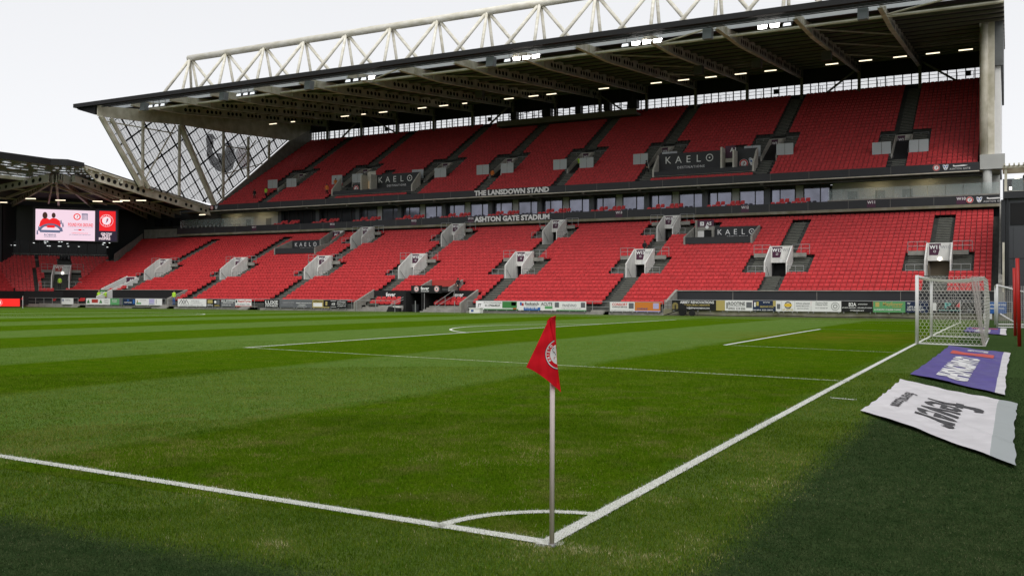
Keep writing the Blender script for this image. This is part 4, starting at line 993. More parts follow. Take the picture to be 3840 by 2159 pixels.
s=MB(); s.box(-106.6,-105.4,98.6,98.8,13.9,14.0); tag(s.build('strip_light',M['lamp']),'warm strip light where the corner roof meets the tall stand','light','strip lights under the corner roof')
# dark rear walls
W=[(-138,50),(-137,72),tuple(O0+10.5*BB+2*DD+np.array((-2,-1))),tuple(O1+14.2*BB+6.5*DD),tuple(O1+14.2*BB-5.9*DD),(-118.8,98.9),(-103.8,100.2)]
s=MB()
for a,b in zip(W[:-1],W[1:]): s.prism([(a[0],a[1],5.5),(b[0],b[1],5.5),(b[0],b[1],14.9),(a[0],a[1],14.9)],(.0,.15,0))
part(s,'rear_wall',M['charcoal'],end)
s=MB(); s.prism([(-118.6,98.7,10.6),(-103.8,100.1,10.6),(-103.8,100.1,12.0),(-118.6,98.7,12.0)],(0,-.1,0)); part(s,'low_wall',M['conc'],end)
s=MB()
for x in (-116.2,-114.2,-112.2): s.box(x,x+1.6,98.6,98.65,12.4,13.6)
part(s,'rear_window',M['dglass'],end)
def fac(sv,r,z): p=O1+sv*DD+r*BB; return (p[0],p[1],z)
# glazed lounge under the screen
s=MB(); s.prism([fac(8.5,13.6,6.9),fac(-5.8,13.6,6.9),fac(-5.8,13.6,9.6),fac(8.5,13.6,9.6)],(BB[0]*.05,BB[1]*.05,0)); part(s,'lounge_window',M['dglass'],end)
s=MB()
for sv in np.arange(-5.8,8.6,1.3): s.beam(fac(sv,13.5,6.9),fac(sv,13.5,9.6),.09)
part(s,'lounge_frame',M['greyclad'],end)
s=MB(); s.prism([fac(9.0,13.4,6.3),fac(-.8+1.6,13.4,6.3),fac(-.8+1.6,13.4,6.95),fac(9.0,13.4,6.95)],(BB[0]*.1,BB[1]*.1,0)); s.prism([fac(-1.0,13.4,6.3),fac(-6.2,13.4,6.3),fac(-6.2,13.4,6.95),fac(-1.0,13.4,6.95)],(BB[0]*.1,BB[1]*.1,0)); part(s,'parapet',M['conc'],end)
s=MB()
for sv in np.arange(-6,8.8,.9): s.beam(fac(sv,13.35,6.95),fac(sv,13.35,7.7),.04)
s.beam(fac(8.8,13.35,7.7),fac(-6,13.35,7.7),.04); part(s,'handrail',M['steel'],end)
for i in range(20):
    sv=rng.uniform(-6.3,7.5); s=MB(); z=rng.choice([8.9,9.3,9.55]); c=Vector(fac(sv,13.2,z)); s.box(c.x-.09,c.x+.09,c.y-.09,c.y+.09,z-.02,z+.03); tag(s.build('downlight',M['spotl']),'small round white downlight below the big screen','light','downlights under the big screen')
for sv in np.arange(-6,7,.62):
    if rng.random()<.8: 
        s=MB(); c=fac(sv,13.5,7.0); s.box(c[0]-.15,c[0]+.15,c[1]-.15,c[1]+.15,6.95,7.35); part(s,'lounge_chair',M['mull'],end)
# side parapet wall of the main lower tier rising to the left end
s=MB(); s.prism([(-114.3,89.6,6.4),(-118.6,98.4,10.4),(-118.6,98.4,11.4),(-114.3,89.6,7.7)],(-.25,.1,0)); part(s,'parapet',M['conc'],end)
s=MB()
for i in range(12):
    t=i/12; a=(-114.9-4.3*t,89.8+8.8*t,6.3+4.0*t); s.box(a[0]-1.6,a[0],a[1],a[1]+.75,a[2]-.4,a[2])
part(s,'stairway',M['step'],end)
# corner aisle stairs
s=MB()
for i in range(11,17):
    r=TR*i; s.prism([fac(.75,r-.4,LZ(i)-.38),fac(-.95,r-.4,LZ(i)-.38),fac(-.95,r,LZ(i)-.38),fac(.75,r,LZ(i)-.38)],(0,0,.19),0)
for sd in (-1,1):
    for i in range(4,11):
        r=TR*i; c=-.1+sd*1.75; s.prism([fac(c+.65,r-.4,LZ(i)-.38),fac(c-.65,r-.4,LZ(i)-.38),fac(c-.65,r,LZ(i)-.38),fac(c+.65,r,LZ(i)-.38)],(0,0,.19),0)
        s.prism([fac(c+.65,r-.02,LZ(i)),fac(c-.65,r-.02,LZ(i)),fac(c-.65,r+.05,LZ(i)),fac(c+.65,r+.05,LZ(i))],(0,0,.02),1)
part(s,'stairway',[M['step'],M['nose']],end)

# big screen
AX=Vector((-DD[0],-DD[1],0)); AY=Vector((0,0,1)); NN=-Vector((BB[0],BB[1],0))
SR=12.2
def scp(a,z,off=0.): p=O1-a*DD+(SR-off)*BB; return Vector((p[0],p[1],z))   # a grows to the right
scr=empty('big_screen',tuple(scp(0,9.6)),'large lit video screen with a pink advert and red club panel in the stand corner','screen')
s=MB(); s.prism([scp(-4.1,9.6),scp(7.5,9.6),scp(7.5,14.65),scp(-4.1,14.65)],(BB[0]*.5,BB[1]*.5,0)); part(s,'casing',M['scrblk'],scr)
def quad(par,a0,a1,z0,z1,off,m_,name):
    s=MB(); s.poly([scp(a0,z0,off),scp(a1,z0,off),scp(a1,z1,off),scp(a0,z1,off)]); return part(s,name,m_,par)
quad(scr,-3.75,4.25,9.73,14.27,.02,M['scrpink'],'display'); quad(scr,4.4,7.3,9.73,14.4,.02,M['scrdark'],'display'); quad(scr,4.85,7.1,11.3,14.3,.03,M['scrred'],'display_panel')
def stext(t,a,z,size,m_,off=.05,bold=.02,fit=None,sy=1.): return text(t,tuple(scp(a,z,off)),size,m_,scr,ax=AX,ay=AY,bold=bold,fit=fit,sy=sy)
stext('POUND FOR GROUND',2.3,12.1,.6,M['scrred'],fit=3.4,sy=1.15)
quad(scr,.6,4.0,11.72,11.75,.04,M['scrblue'],'rule'); stext('ROBINS',-1.8,10.5,.34,M['scrblue'],fit=1.6); stext('FOUNDATION',-1.8,10.22,.2,M['scrblue'],fit=1.6)
stext('sky bet',1.7,11.35,.2,M['scrblue']); quad(scr,2.0,2.4,11.25,11.45,.05,M['scrred'],'sponsor_mark'); stext('EFL',2.7,11.35,.2,M['scrblue'])
stext('ROBINSFOUNDATION.CO.UK',2.2,10.85,.15,M['scrred'],fit=2.2); stext('SAT 22 FEBRUARY 2025 | ASHTON GATE',2.2,10.6,.15,M['scrblue'],fit=2.9)
for t,z in (('GROW',10.85),('PLAY',10.5),('INSPIRE',10.12)):
    o=stext(t,5.85 if t!='INSPIRE' else 5.6,z,.48,M['ledwhite'],bold=.03)
crest(scr,tuple(scp(1.8,13.3,.04)),.52,ax=AX,ay=AY,wm=M['ledwhite'],rm=M['scrred'],dm=M['scrblue'],txt=False,nrm=NN.copy())
crest(scr,tuple(scp(5.85,12.85,.05)),.93,ax=AX,ay=AY,wm=M['ledwhite'],rm=M['scrred'],dm=M['scrblue'],nrm=NN.copy())
s=MB()
for q in range(5): s.poly([scp(2.48+q*.17,12.85,.05),scp(2.56+q*.17,12.85,.05),scp(2.56+q*.17,13.65,.05),scp(2.48+q*.17,13.65,.05)],0)
s.poly([scp(2.4,13.65,.05),scp(3.3,13.65,.05),scp(3.25,13.8,.05),scp(2.45,13.8,.05)],0); part(s,'striped_badge',M['scrblue'],scr)
# generic picture: two heads, shirts, an arch and small figures
s=MB()
for a,z,r in ((-2.5,13.35,.42),(-1.35,13.4,.33)): s.disc(scp(a,z,.05),AX*.8,AY*1.2,r,18,mi=0)
part(s,'head_picture',M['scrskin'],scr)
s=MB(); s.poly([scp(a,z,.045) for a,z in ((-3.3,11.7),(-.4,11.7),(-.5,12.6),(-1.0,12.95),(-1.5,13.0),(-1.9,12.75),(-2.2,12.95),(-2.8,12.9),(-3.1,12.5))])
s.poly([scp(a,z,.07) for a,z in ((-2.2,11.55),(-1.2,11.55),(-1.2,11.95),(-2.2,11.95))]); part(s,'shirt_picture',M['scrred'],scr)
s=MB(); c_=scp(-1.75,10.9,.06); s.disc(c_,AX*1.25,AY*.95,1.35,20,r0=1.05,a0=.15,a1=3.0); s.poly([scp(a,z,.06) for a,z in ((-3.1,10.85),(-.5,10.85),(-.3,11.2),(-3.3,11.2))]); part(s,'arch_picture',M['scrblue'],scr)
s=MB()
for a,z in ((-3.3,11.4),(-3.5,10.8),(-.25,11.3),(-.1,12.0),(-.35,12.4)): s.poly([scp(a-.1,z-.3,.055),scp(a+.12,z-.25,.055),scp(a+.05,z+.35,.055),scp(a-.08,z+.3,.055)])
part(s,'figure_picture',M['scrblue'],scr)

# ------------------------------------------------------------------ advertising boards along the front rail
BW=[0]
def board(x0,x1,z0,z1,base,label,texts=(),shapes=(),y=76.82):
    e=empty('advertising_board',((x0+x1)/2,y,z0),label,'advertising board','advertising boards on the front rail')
    s=MB(); s.box(x0+.01,x1-.01,y,y+.04,z0,z1); part(s,'panel',base,e)
    W=x1-x0; H=z1-z0
    for a,b,c_,d,m_ in shapes:
        s=MB(); s.poly([(x0+a*W,y-.006,z0+c_*H),(x0+b*W,y-.006,z0+c_*H),(x0+b*W,y-.006,z0+d*H),(x0+a*W,y-.006,z0+d*H)]); part(s,'printed_block',m_,e)
    for t,a,c_,hh,ww,m_ in texts:
        text(t,(x0+a*W,y-.014,z0+c_*H),hh*H*1.35,m_,e,fit=ww*W,bold=.02)
    s=MB()
    for q in range(max(2,int(W/1.2)+1)): x=x0+.2+(W-.4)*q/max(1,int(W/1.2)); s.box(x-.03,x+.03,y+.0,y+.06,z0-.15,z0)
    part(s,'bracket',M['steel'],e)
    return e
T=M
za,zb,zc,zd=.34,1.22,.52,1.42
L2=(.40,1.22)
board(-108.97,-106.63,*L2,T['pvc'],'small white board with a navy H and the word CASTLE at the far left',[('CASTLE',.55,.7,.25,.42,T['txtn'])],[(.06,.10,.45,.85,T['txtb']),(.16,.20,.45,.85,T['txtb']),(.06,.2,.62,.7,T['txtb'])])
e=board(-104.09,-99.47,*L2,T['pvc'],'white board with a red trapezoid between two green trees',[('SPORTS',.85,.75,.14,.16,T['txtn']),('CONSTRUCTION',.85,.5,.12,.2,T['txtn']),('CANTEEN',.85,.25,.12,.16,T['txtn'])],[(.24,.5,.3,.85,T['redb'])])
s=MB()
for a in (.1,.62): s.poly([(-104.09+a*4.6-.3,76.81,.6),(-104.09+a*4.6+.3,76.81,.6),(-104.09+a*4.6,76.81,1.1)])
part(s,'tree_print',T['green'],e)
board(-99.47,-97.15,*L2,T['lgreen'],'green board with small white words and a grey end',[('The Green',.35,.75,.18,.4,T['txtw']),('Company',.35,.5,.18,.36,T['txtw'])],[(.74,1,0,1,T['grey'])])
board(-97.11,-94.81,*L2,T['navy'],'navy board with a pale blue peak logo',[('MORTGAGES',.42,.4,.16,.6,T['txtw'])],[(.35,.5,.6,.85,T['blue']),(.8,.95,.2,.85,T['blue'])])
board(-94.81,-92.46,*L2,T['pvc'],'white board with pale green hills print',[('LANDSCAPES',.6,.75,.1,.5,T['txtn'])],[(.08,.45,.15,.4,T['lgreen']),(.12,.2,.3,.75,T['gold'])])
board(-92.46,-90.06,*L2,T['pvc'],'white board with a lilac square above dark small lettering',[('CARTWRIGHTS',.25,.18,.16,.42,T['txtb'])],[(.05,.45,.32,.95,T['lilac']),(.55,.6,.2,.9,T['txtn'])])
e=board(-87.34,-82.55,za,zb,T['pvc'],'long white roofing board with a black gable outline logo',[('01793 330124',.62,.72,.16,.28,T['txtn']),('www.roofingandbuilding.co.uk',.65,.45,.1,.4,T['txtn']),('ROOFING SERVICES LTD',.5,.14,.12,.8,T['txtn'])])
s=MB()
for q in range(3):
    for sg in (-1,1): s.beam((-86.7+q*.42,76.8,1.12),(-86.7+q*.42+sg*.4,76.8,.62),.02,.05)
part(s,'gable_logo',T['txtd'],e)
board(-82.51,-81.33,za,zb,T['black'],'small black board with gold block lettering reading CENTRAL',[('CENTRAL',.5,.2,.2,.8,T['txtw'])],[(.15,.85,.45,.9,T['gold'])])
board(-81.33,-80.27,za,zb,T['black'],'small black board with a white curved arrow',[],[(.1,.4,.45,.8,T['txtw']),(.5,.9,.3,.9,T['grey']),(.1,.9,.08,.2,T['gold'])])
board(-80.2,-77.88,za,zb,T['grey'],'grey board reading ALL SYSTEM in white capitals',[('ALL SYSTEM',.5,.78,.26,.92,T['txtw']),('SCAFFOLDING LTD',.5,.52,.14,.7,T['txtw']),('01275 331 735',.4,.22,.16,.6,T['txtw'])])
board(-77.88,-75.35,za,zb,T['pvc'],'white tyre service board with red letters and a red strip below',[('RapidTyres',.58,.72,.3,.78,T['txtr']),('24/7 MOBILE TYRES',.5,.32,.14,.8,T['txtd'])],[(.0,1,0,.14,T['redb']),(.04,.13,.55,.9,T['txtd'])])
board(-73.39,-71.09,za,zb,T['black'],'black board with LUXE FITNESS in large white capitals',[('LUXE',.5,.64,.46,.82,T['txtw']),('FITNESS',.5,.18,.22,.8,T['txtw'])],[(.08,.92,.36,.39,T['txtw'])])
board(-71.09,-68.73,za,zb,T['grey'],'grey salon board with a thin serif name and diamond logo',[('HAIRSOCIETY',.58,.62,.28,.72,T['txtn']),('professional hair salon',.5,.3,.12,.7,T['txtn'])])
board(-68.73,-66.26,za,zb,T['grey'],'grey board with white small words next to the salon board',[('Residential, Commercial & Care Homes',.5,.58,.14,.9,T['txtw']),('01934 620956',.4,.34,.12,.4,T['txtw']),('www.decorators.co.uk',.4,.14,.1,.55,T['txtw'])])
board(-66.26,-64.7,za,zb,T['gold'],'gold board reading CAPPADOCIA with a pale panel',[('CAPPADOCIA',.5,.82,.24,.9,T['black'])],[(.08,.9,.15,.62,T['pvc'])])
board(-64.7,-63.84,za,zb,T['black'],'narrow black and gold restaurant board end',[],[(.35,.65,.3,.8,T['gold']),(0,1,0,.12,T['gold'])])
board(-63.84,-61.37,za,zb,T['black'],'black board with a white monogram box left of the dugouts',[('ADB',.22,.5,.3,.2,T['txtw']),("KITTY'S MAZDA",.68,.75,.18,.46,T['txtw']),('info@partsadb.com',.68,.48,.12,.5,T['txtw']),('www.adbparts.com',.68,.24,.12,.46,T['txtw'])],[(.07,.37,.86,.9,T['txtw']),(.07,.37,.12,.16,T['txtw'])])
board(-45.05,-40.18,za,zb,T['pvc'],'long white board with JT and a phone number before a green arrow block',[('JT',.09,.5,.32,.09,T['txtd']),('01179564537',.40,.5,.26,.36,T['txtd']),('All Your Commercial Needs',.4,.84,.12,.42,T['txtd'])],[(.63,.97,.22,.97,T['green']),(.2,1,.0,.12,T['green']),(.84,.95,.5,.9,T['txtw']),(.88,.96,.02,.25,T['orange'])])
board(-40.18,-37.73,za,zb,T['pvc'],'white board reading Redcatch with a blue phone strip',[('Redcatch',.62,.75,.32,.62,T['txtd']),('01179 923 987',.6,.24,.18,.6,T['txtw']),('SCAFFOLDING',.62,.52,.1,.5,T['txtn'])],[(.25,1,0,.34,T['blue']),(.08,.16,.55,.9,T['blue']),(.16,.25,.5,.8,T['redb'])])
board(-37.73,-36.34,za,zb,T['pvc'],'white board reading ACUTE with a pale green block',[('ACUTE',.5,.72,.36,.88,T['txtd'])],[(.35,.95,.18,.48,T['lgreen'])])
board(-36.34,-32.84,za,zb,T['pvc'],'white board with grey outlined bistro name and green foot strip',[('PANEVINO',.5,.58,.32,.42,T['txtn']),('4 High Street, Old Market, BS1',.55,.24,.09,.6,T['txtn'])],[(.1,1,0,.1,T['lgreen']),(.05,.18,.35,.9,T['grey']),(.84,.97,.35,.9,T['grey'])])
board(-30.4,-27.92,za,zb,T['pvc'],'white scaffolding board reading CONSORT in dark red letters',[('CONSORT',.40,.74,.3,.62,T['txtr']),('SCAFFOLD SERVICES',.40,.46,.15,.6,T['txtd']),('OUR REPUTATION IS BUILT ON SUCCESS',.5,.1,.1,.92,T['txtn'])],[(.76,.96,.3,.9,T['grey'])])
board(-27.92,-25.42,za,zb,T['orange'],'orange board with faint purple printing',[('LYNDALE',.3,.3,.2,.4,T['txtb'])],[(.72,.94,.3,.9,T['lilac']),(0,1,0,.1,T['lilac'])])
e=board(-24.33,-19.42,zc,zd,T['black'],'long black board reading ABBEY RENOVATIONS with a gold arch logo',[('ABBEY RENOVATIONS',.48,.80,.26,.64,T['txtw']),('DESIGN | BUILD | RENOVATE',.48,.5,.17,.48,T['txtg']),('hello@abbeyrenovations.com',.48,.22,.17,.48,T['txtw'])],[(.84,1,0,1,T['gold'])])
s=MB()
for r_ in (.42,.3,.18): s.disc((-24.0,76.806,.95),(1,0,0),(0,0,1),r_*.62,16,r0=r_*.62-.035,a0=0,a1=math.pi); 
for r_ in (.42,.3,.18):
    for sg in (-1,1): s.poly([(-24.0+sg*(r_*.62-.035),76.806,.62),(-24.0+sg*r_*.62,76.806,.62),(-24.0+sg*r_*.62,76.806,.95),(-24.0+sg*(r_*.62-.035),76.806,.95)])
part(s,'arch_logo',T['gold'],e)
board(-19.42,-16.94,zc,zd,T['pvc'],'white board reading ROOTINE above a phone number',[('ROOTINE',.43,.7,.34,.6,T['txtd']),('Grounds Maintenance',.43,.45,.1,.6,T['txtn']),('07921 219 550',.43,.2,.2,.6,T['txtd'])],[(.77,.97,.3,.85,T['grey']),(.06,.10,.2,.8,T['txtd'])])
board(-16.94,-14.95,zc,zd,T['navy'],'navy board with gold lettering and a yellow diagonal corner',[('BRAINWAVE FUTSAL',.62,.42,.2,.58,T['txtg']),('01454 320 3691',.45,.1,.12,.85,T['txtw']),('Get Your Team',.6,.85,.12,.3,T['txtw'])],[(.06,.13,.4,.85,T['txtw']),(.16,.26,.5,.9,T['txtg']),(.88,1,.45,1,T['gold'])])
board(-14.95,-14.47,zc,zd,T['pvc'],'narrow pale board with a grey tap picture',[],[(.2,.8,.2,.7,T['grey'])])
e=board(-14.47,-13.34,zc,zd,T['pvc'],'white board with a yellow badge inside a black gear',[('LIT AUTOS',.5,.16,.18,.8,T['txtg'])])
s=MB(); s.disc((-13.9,76.8,1.05),(1,0,0),(0,0,1),.30,24,r0=.23,mi=0); s.disc((-13.9,76.799,1.05),(1.3,0,0),(0,0,.6),.26,20,mi=1); part(s,'gear_logo',[T['txtd'],mat('yellow_print',(.75,.5,.05),.5)],e)
board(-13.34,-11.98,zc,zd,T['pvc'],'white board with a grey mobile mechanic phone number',[('07922 676420',.5,.75,.18,.85,T['txtn']),('MOBILE MECHANIC',.5,.52,.12,.8,T['txtn']),('SERVICING REPAIRS',.5,.28,.1,.7,T['txtn'])])
e=board(-11.98,-9.51,zc,zd,T['pvc'],'white board with very faint script and a round grey stamp',[('Country Style',.35,.82,.16,.4,T['steel']),('& Beauty Studio',.35,.64,.14,.4,T['steel']),('0117 378 82 20',.35,.35,.12,.4,T['steel'])])
s=MB(); s.disc((-10.0,76.8,.98),(1,0,0),(0,0,1),.34,24,r0=.3); s.disc((-10.0,76.8,.98),(1,0,0),(0,0,1),.18,20,r0=.12); part(s,'round_stamp',T['steel'],e)
board(-9.51,-7.01,zc,zd,T['black'],'black board with heavy white B2A lettering',[('B2A',.36,.7,.34,.24,T['txtw']),('SPORTS PERFORMANCE REHAB',.68,.72,.1,.3,T['txtw']),('SPORTS INJURIES - REHABILITATION',.5,.38,.1,.95,T['txtw']),('WWW.B2ACLINIC.CO.UK',.5,.14,.12,.45,T['txtw'])])
board(-7.01,-4.51,zc,zd,T['lgreen'],'green takeaway board with gold Mayflower script',[('Mayflower',.62,.72,.34,.62,T['txtg']),('GARDEN',.75,.5,.12,.3,T['txtg']),('AUTHENTIC CHINESE CUISINE',.45,.24,.13,.82,T['txtw'])],[(.08,.2,.5,.92,T['txtg'])])
board(-4.51,-2.8,zc,zd,T['navy'],"navy board with LET'S BUILD FOR TOMORROW beside the goal post",[("LET'S BUILD",.4,.5,.18,.6,T['txtw']),('FOR TOMORROW',.45,.25,.18,.75,T['txtw']),('W',.15,.82,.2,.15,T['txtw'])])
board(-2.8,1.23,zc,zd,T['black'],'dark board with a teal logo seen through the goal net',[('P',.36,.68,.5,.12,T['teal']),('PARTNERSHIP',.4,.25,.12,.4,T['teal'])],[(.05,.15,.2,.9,T['txtw']),(.7,.8,.1,.4,T['grey'])])
board(1.23,2.82,zc,zd,T['blue'],'blue board for international trips right of the goal',[('International trips',.55,.75,.22,.85,T['txtw']),('WEEKENDS / TOURS',.55,.45,.14,.7,T['txtw'])])
# LED board at the far left
e=empty('led_board',(-115,72.6,0),'bright red lit perimeter board with a round badge at the left edge','advertising board')
a0=np.array((-121.7,69.4)); a1=np.array((-113.4,73.8)); dx=(a1-a0)/np.hypot(*(a1-a0))
s=MB(); s.prism([(*a0,.1),(*a1,.1),(*a1,1.12),(*a0,1.12)],(-.03,.1,0)); part(s,'panel',M['ledred'],e)
crest(e,(*(a1-dx*2.7+np.array((.02,-.04))),.6),.46,ax=(dx[0],dx[1],0),ay=(0,0,1),wm=M['ledwhite'],rm=M['ledred'],dm=M['txtb'],txt=False)

# ------------------------------------------------------------------ corner flags
PX,PY=.02-.012*Rt.x,-.01-.012*Rt.y
fl=empty('corner_flag',(PX,PY,0),'red club corner flag hanging on a pinkish white pole in the foreground','corner flag')
s=MB(); s.tube((PX,PY,0),(PX,PY,1.56),.0178,18); part(s,'pole',M['pole'],fl,True)
s=MB(); s.tube((PX,PY,-.01),(PX,PY,.02),.026,16); part(s,'socket',M['steel'],fl,True)
ex=Rt.copy(); ez=Vector((0,0,1)); ey=Vector((F.x,F.y,0)).normalized()
def fp(a,z,d): return Vector((.02,-.01,0))+ex*a+ez*z-ey*d
def redge(t):
    T_=[(0,.011,1.655),(.25,.0103,1.5214),(.62,.0213,1.3156),(.76,.030,1.252),(1,.050,1.110)]
    for (t0,a0,z0),(t1,a1,z1) in zip(T_[:-1],T_[1:]):
        if t<=t1: k=(t-t0)/(t1-t0); return a0+(a1-a0)*k,z0+(z1-z0)*k
    return T_[-1][1:]
def crease(z): return -.034+.062*min(1,max(0,(1.64-z)/.26))**1.4
nu,nv=44,48; V=[];Fc=[]
for j in range(nv+1):
    t=j/nv; al=-.040-.163*t**1.02; zl=1.638-.348*t; ar,zr=redge(t)
    for i in range(nu+1):
        u=i/nu; a=al+(ar-al)*u
        zz=zl+(zr-zl)*u**1.12+.012*math.sin(math.pi*u)*t
        d=.026+.030*math.sin(math.pi*min(1,u*1.05))*(.35+.65*t)+.009*math.sin(u*8.5+t*2.6)*t+.0045*math.sin(u*19-t*7)*t+.003*math.sin(t*15+u*4)
        c_=crease(zz)
        if a>c_: d+= .35*(a-c_)-3.0*max(0,a-c_-.012)**1.15
        elif a>c_-.03: d-= .010*(1-(c_-a)/.03)**2
        V.append(fp(a,zz,d))
for j in range(nv):
    for i in range(nu): k=j*(nu+1)+i; Fc.append((k,k+1,k+nu+2,k+nu+1))
V=np.array([tuple(v) for v in V])
o=np_mesh('flag_cloth',V,np.array(Fc),[M['flag']],smooth=True); attach(o,fl)
s=MB(); s.prism([fp(-.0575,1.617,.024),fp(-.036,1.645,.030),fp(-.010,1.650,.030),fp(.012,1.662,.012),fp(.011,1.640,.0),fp(-.02,1.628,.02)],tuple(ey*.03-ez*.006)); part(s,'flag_sleeve',M['flag'],fl)
Vg=V.reshape(nv+1,nu+1,3); P_=(Vg-np.array(fp(0,0,0))); A_=P_@np.array(ex); Z_=Vg[:,:,2]; D_=-(P_@np.array(ey))
def on_cloth(a,z,off=.003):
    w_=1/((A_-a)**2+(Z_-z)**2+4e-6)**2; return fp(a,z,float((w_*D_).sum()/w_.sum())+off)
cc=(.045,1.385)
def amax(z):
    t=np.interp(1.66-z,[0,.14,.345,.41,.55],[.010,.0095,.0205,.029,.048]); return min(t-.0015, crease(z)+.004 if z>1.43 else 9)
def strip(r0,r1,m_,off,name,ang0=100,ang1=262,n=44):
    s=MB()
    for q in range(n):
        t0=R(ang0+(ang1-ang0)*q/n); t1=R(ang0+(ang1-ang0)*(q+1)/n)
        for k in range(4 if r0==0 else 1):
            ra=r0+(r1-r0)*k/(4 if r0==0 else 1); rb=r0+(r1-r0)*(k+1)/(4 if r0==0 else 1)
            P=[]; 
            for t,r in ((t0,ra),(t0,rb),(t1,rb),(t1,ra)):
                a=cc[0]+r*math.cos(t); z=cc[1]+r*math.sin(t); P.append((a,z))
            if all(a>amax(z) for a,z in P): continue
            s.poly([on_cloth(min(a,amax(z)),z,off) for a,z in P])
    part(s,name,m_,fl)
strip(0,.077,M['txtw'],.0026,'crest_centre'); strip(.103,.109,M['txtw'],.0026,'crest_ring'); strip(.109,.113,M['navy'],.0026,'crest_outline')
for ch,an in zip('BRISTO',(208,194,182,169,155,140)):
    a_=R(an); rr=.0905; a=cc[0]+rr*math.cos(a_); z=cc[1]+rr*math.sin(a_)
    ur=(ex*math.cos(a_)+ez*math.sin(a_)).normalized(); tt=(ex*math.sin(a_)-ez*math.cos(a_)).normalized()
    text(ch,tuple(on_cloth(a,z,.0042)),.024,M['txtw'],fl,ax=tt,ay=ur,bold=.05,name='crest_letter')
s=MB(); pts=[(-.0025,1.4308),(-.0115,1.4250),(-.0136,1.4120),(-.0045,1.400),(.0058,1.3896),(.0105,1.378)]
for a,b in zip(pts[:-1],pts[1:]): s.beam(on_cloth(*a,.004),on_cloth(*b,.004),.003,.0035,up=tuple(ey))
part(s,'crest_bird',M['navy'],fl)
text('1894',tuple(on_cloth(-.001,1.357,.004)),.013,M['txtr'],fl,ax=(ex*.55+ez*.83),ay=(ez*.55-ex*.83),name='crest_letter')
def far_flag(x,y,label,z0=0):
    e=empty('corner_flag',(x,y,z0),label,'corner flag','far corner flags')
    s=MB(); s.tube((x,y,z0),(x,y,z0+1.5),.03,6); part(s,'pole',M['pvc'],e); s=MB(); s.prism([(x,y,z0+1.5),(x+.04,y,z0+1.0),(x-.30,y,z0+1.12)],(0,.02,0)); part(s,'flag_cloth',M['flag'],e)
far_flag(-.2,70.3,'small red corner flag on a white pole seen through the goal net'); far_flag(-105,68.5,'tiny red corner flag on a white pole at the far left')

# ------------------------------------------------------------------ goal with hexagonal net
gl=empty('goal',(1,34.4,.09),'white football goal with hexagonal net on the goal line','goal')
yA,yB,h=30.78,37.97,2.44; zg=.09
s=MB(); s.tube((0,yA,zg-.05),(0,yA,zg+h+.06),.062,16); part(s,'goalpost',M['pvc'],gl,True)
s=MB(); s.tube((0,yB,zg-.05),(0,yB,zg+h+.06),.062,16); part(s,'goalpost',M['pvc'],gl,True)
s=MB(); s.tube((0,yA,zg+h),(0,yB,zg+h),.062,16); part(s,'crossbar',M['pvc'],gl,True)
DP=2.2
s=MB(); s.tube((0,yA,zg+.03),(DP,yA-.25,zg),.03,8); s.tube((0,yB,zg+.03),(DP,yB-.1,zg),.03,8); s.tube((DP,yA-.25,zg),(DP,yB-.1,zg),.03,8); part(s,'ground_frame',M['pvc'],gl,True)
def hexnet(origin,au,av,U,Vv,cell,r,name,m_,clipf=None,sagf=None):
    o=np.array(origin,float); au=np.array(au,float); av=np.array(av,float); s=MB(); seen=set(); hgt=cell/math.sqrt(3)
    rows=int(Vv/(hgt*1.5))+2; cols=int(U/cell)+2
    def P(u,v):
        u=min(max(u,0),U); v=min(max(v,0),Vv); p=o+au*u+av*v
        if sagf: p=p+np.array(sagf(u/U,v/Vv))
        return p
    for j in range(-1,rows):
        for i in range(-1,cols):
            cx=i*cell+(j%2)*cell/2; cy=j*hgt*1.5
            vt=[(cx+hgt*math.sin(k*math.pi/3),cy+hgt*math.cos(k*math.pi/3)) for k in range(6)]
            for k in range(3):
                a,b=vt[k],vt[k+1]
                if (a[0]<-.01 and b[0]<-.01) or (a[0]>U and b[0]>U) or (a[1]<0 and b[1]<0) or (a[1]>Vv and b[1]>Vv): continue
                p,q=P(*a),P(*b)
                if np.linalg.norm(p-q)<.01: continue
                s.tube(p,q,r,3)
    return part(s,name,m_,gl)
s_=lambda k: (lambda u,v: (0,0,-k*math.sin(math.pi*u)*v*0))
hexnet((.05,yA,zg+.03),(1,-.10,0),(0,0,1),DP-.05,h-.02,.135,.0055,'side_net',M['net'])
hexnet((.05,yB,zg+.03),(1,0,0),(0,0,1),DP-.05,h-.02,.135,.005,'side_net',M['net'])
hexnet((DP,yA-.2,zg+.0),(0,1,0),(0,0,1),yB-yA+.15,h,.135,.006,'back_net',M['net'],sagf=lambda u,v:(-.05+.10*math.sin(v*3)*(.5+.5*math.sin(u*22)),0,0))
hexnet((.03,yA,zg+h),(1,0,0),(0,1,0),DP-.05,yB-yA,.135,.006,'roof_net',M['net'],sagf=lambda u,v:(0,0,-.10*math.sin(math.pi*u)-.05*math.sin(math.pi*v)))
# gathered folds of net at the near back corner
s=MB()
for q in range(15):
    pp=[(DP-.30*t**.8-.02+.018*(q-7)*(.35+.65*t)+.01*math.sin(t*9+q),yA-.25+.02*math.sin(t*20+q),zg+.02+t*(h-.02)) for t in np.linspace(0,1,14)]
    for a,b in zip(pp[:-1],pp[1:]): s.tube(a,b,.006,3)
for q in range(30):
    t=q/30; z=zg+.08+t*(h-.1); c_=DP-.30*t**.8-.02; wd_=.13*(.35+.65*t); s.tube((c_-wd_,yA-.26,z),(c_+wd_,yA-.22,z+.05*math.sin(q)),.006,3)
part(s,'net_fold',M['netveil'],gl)
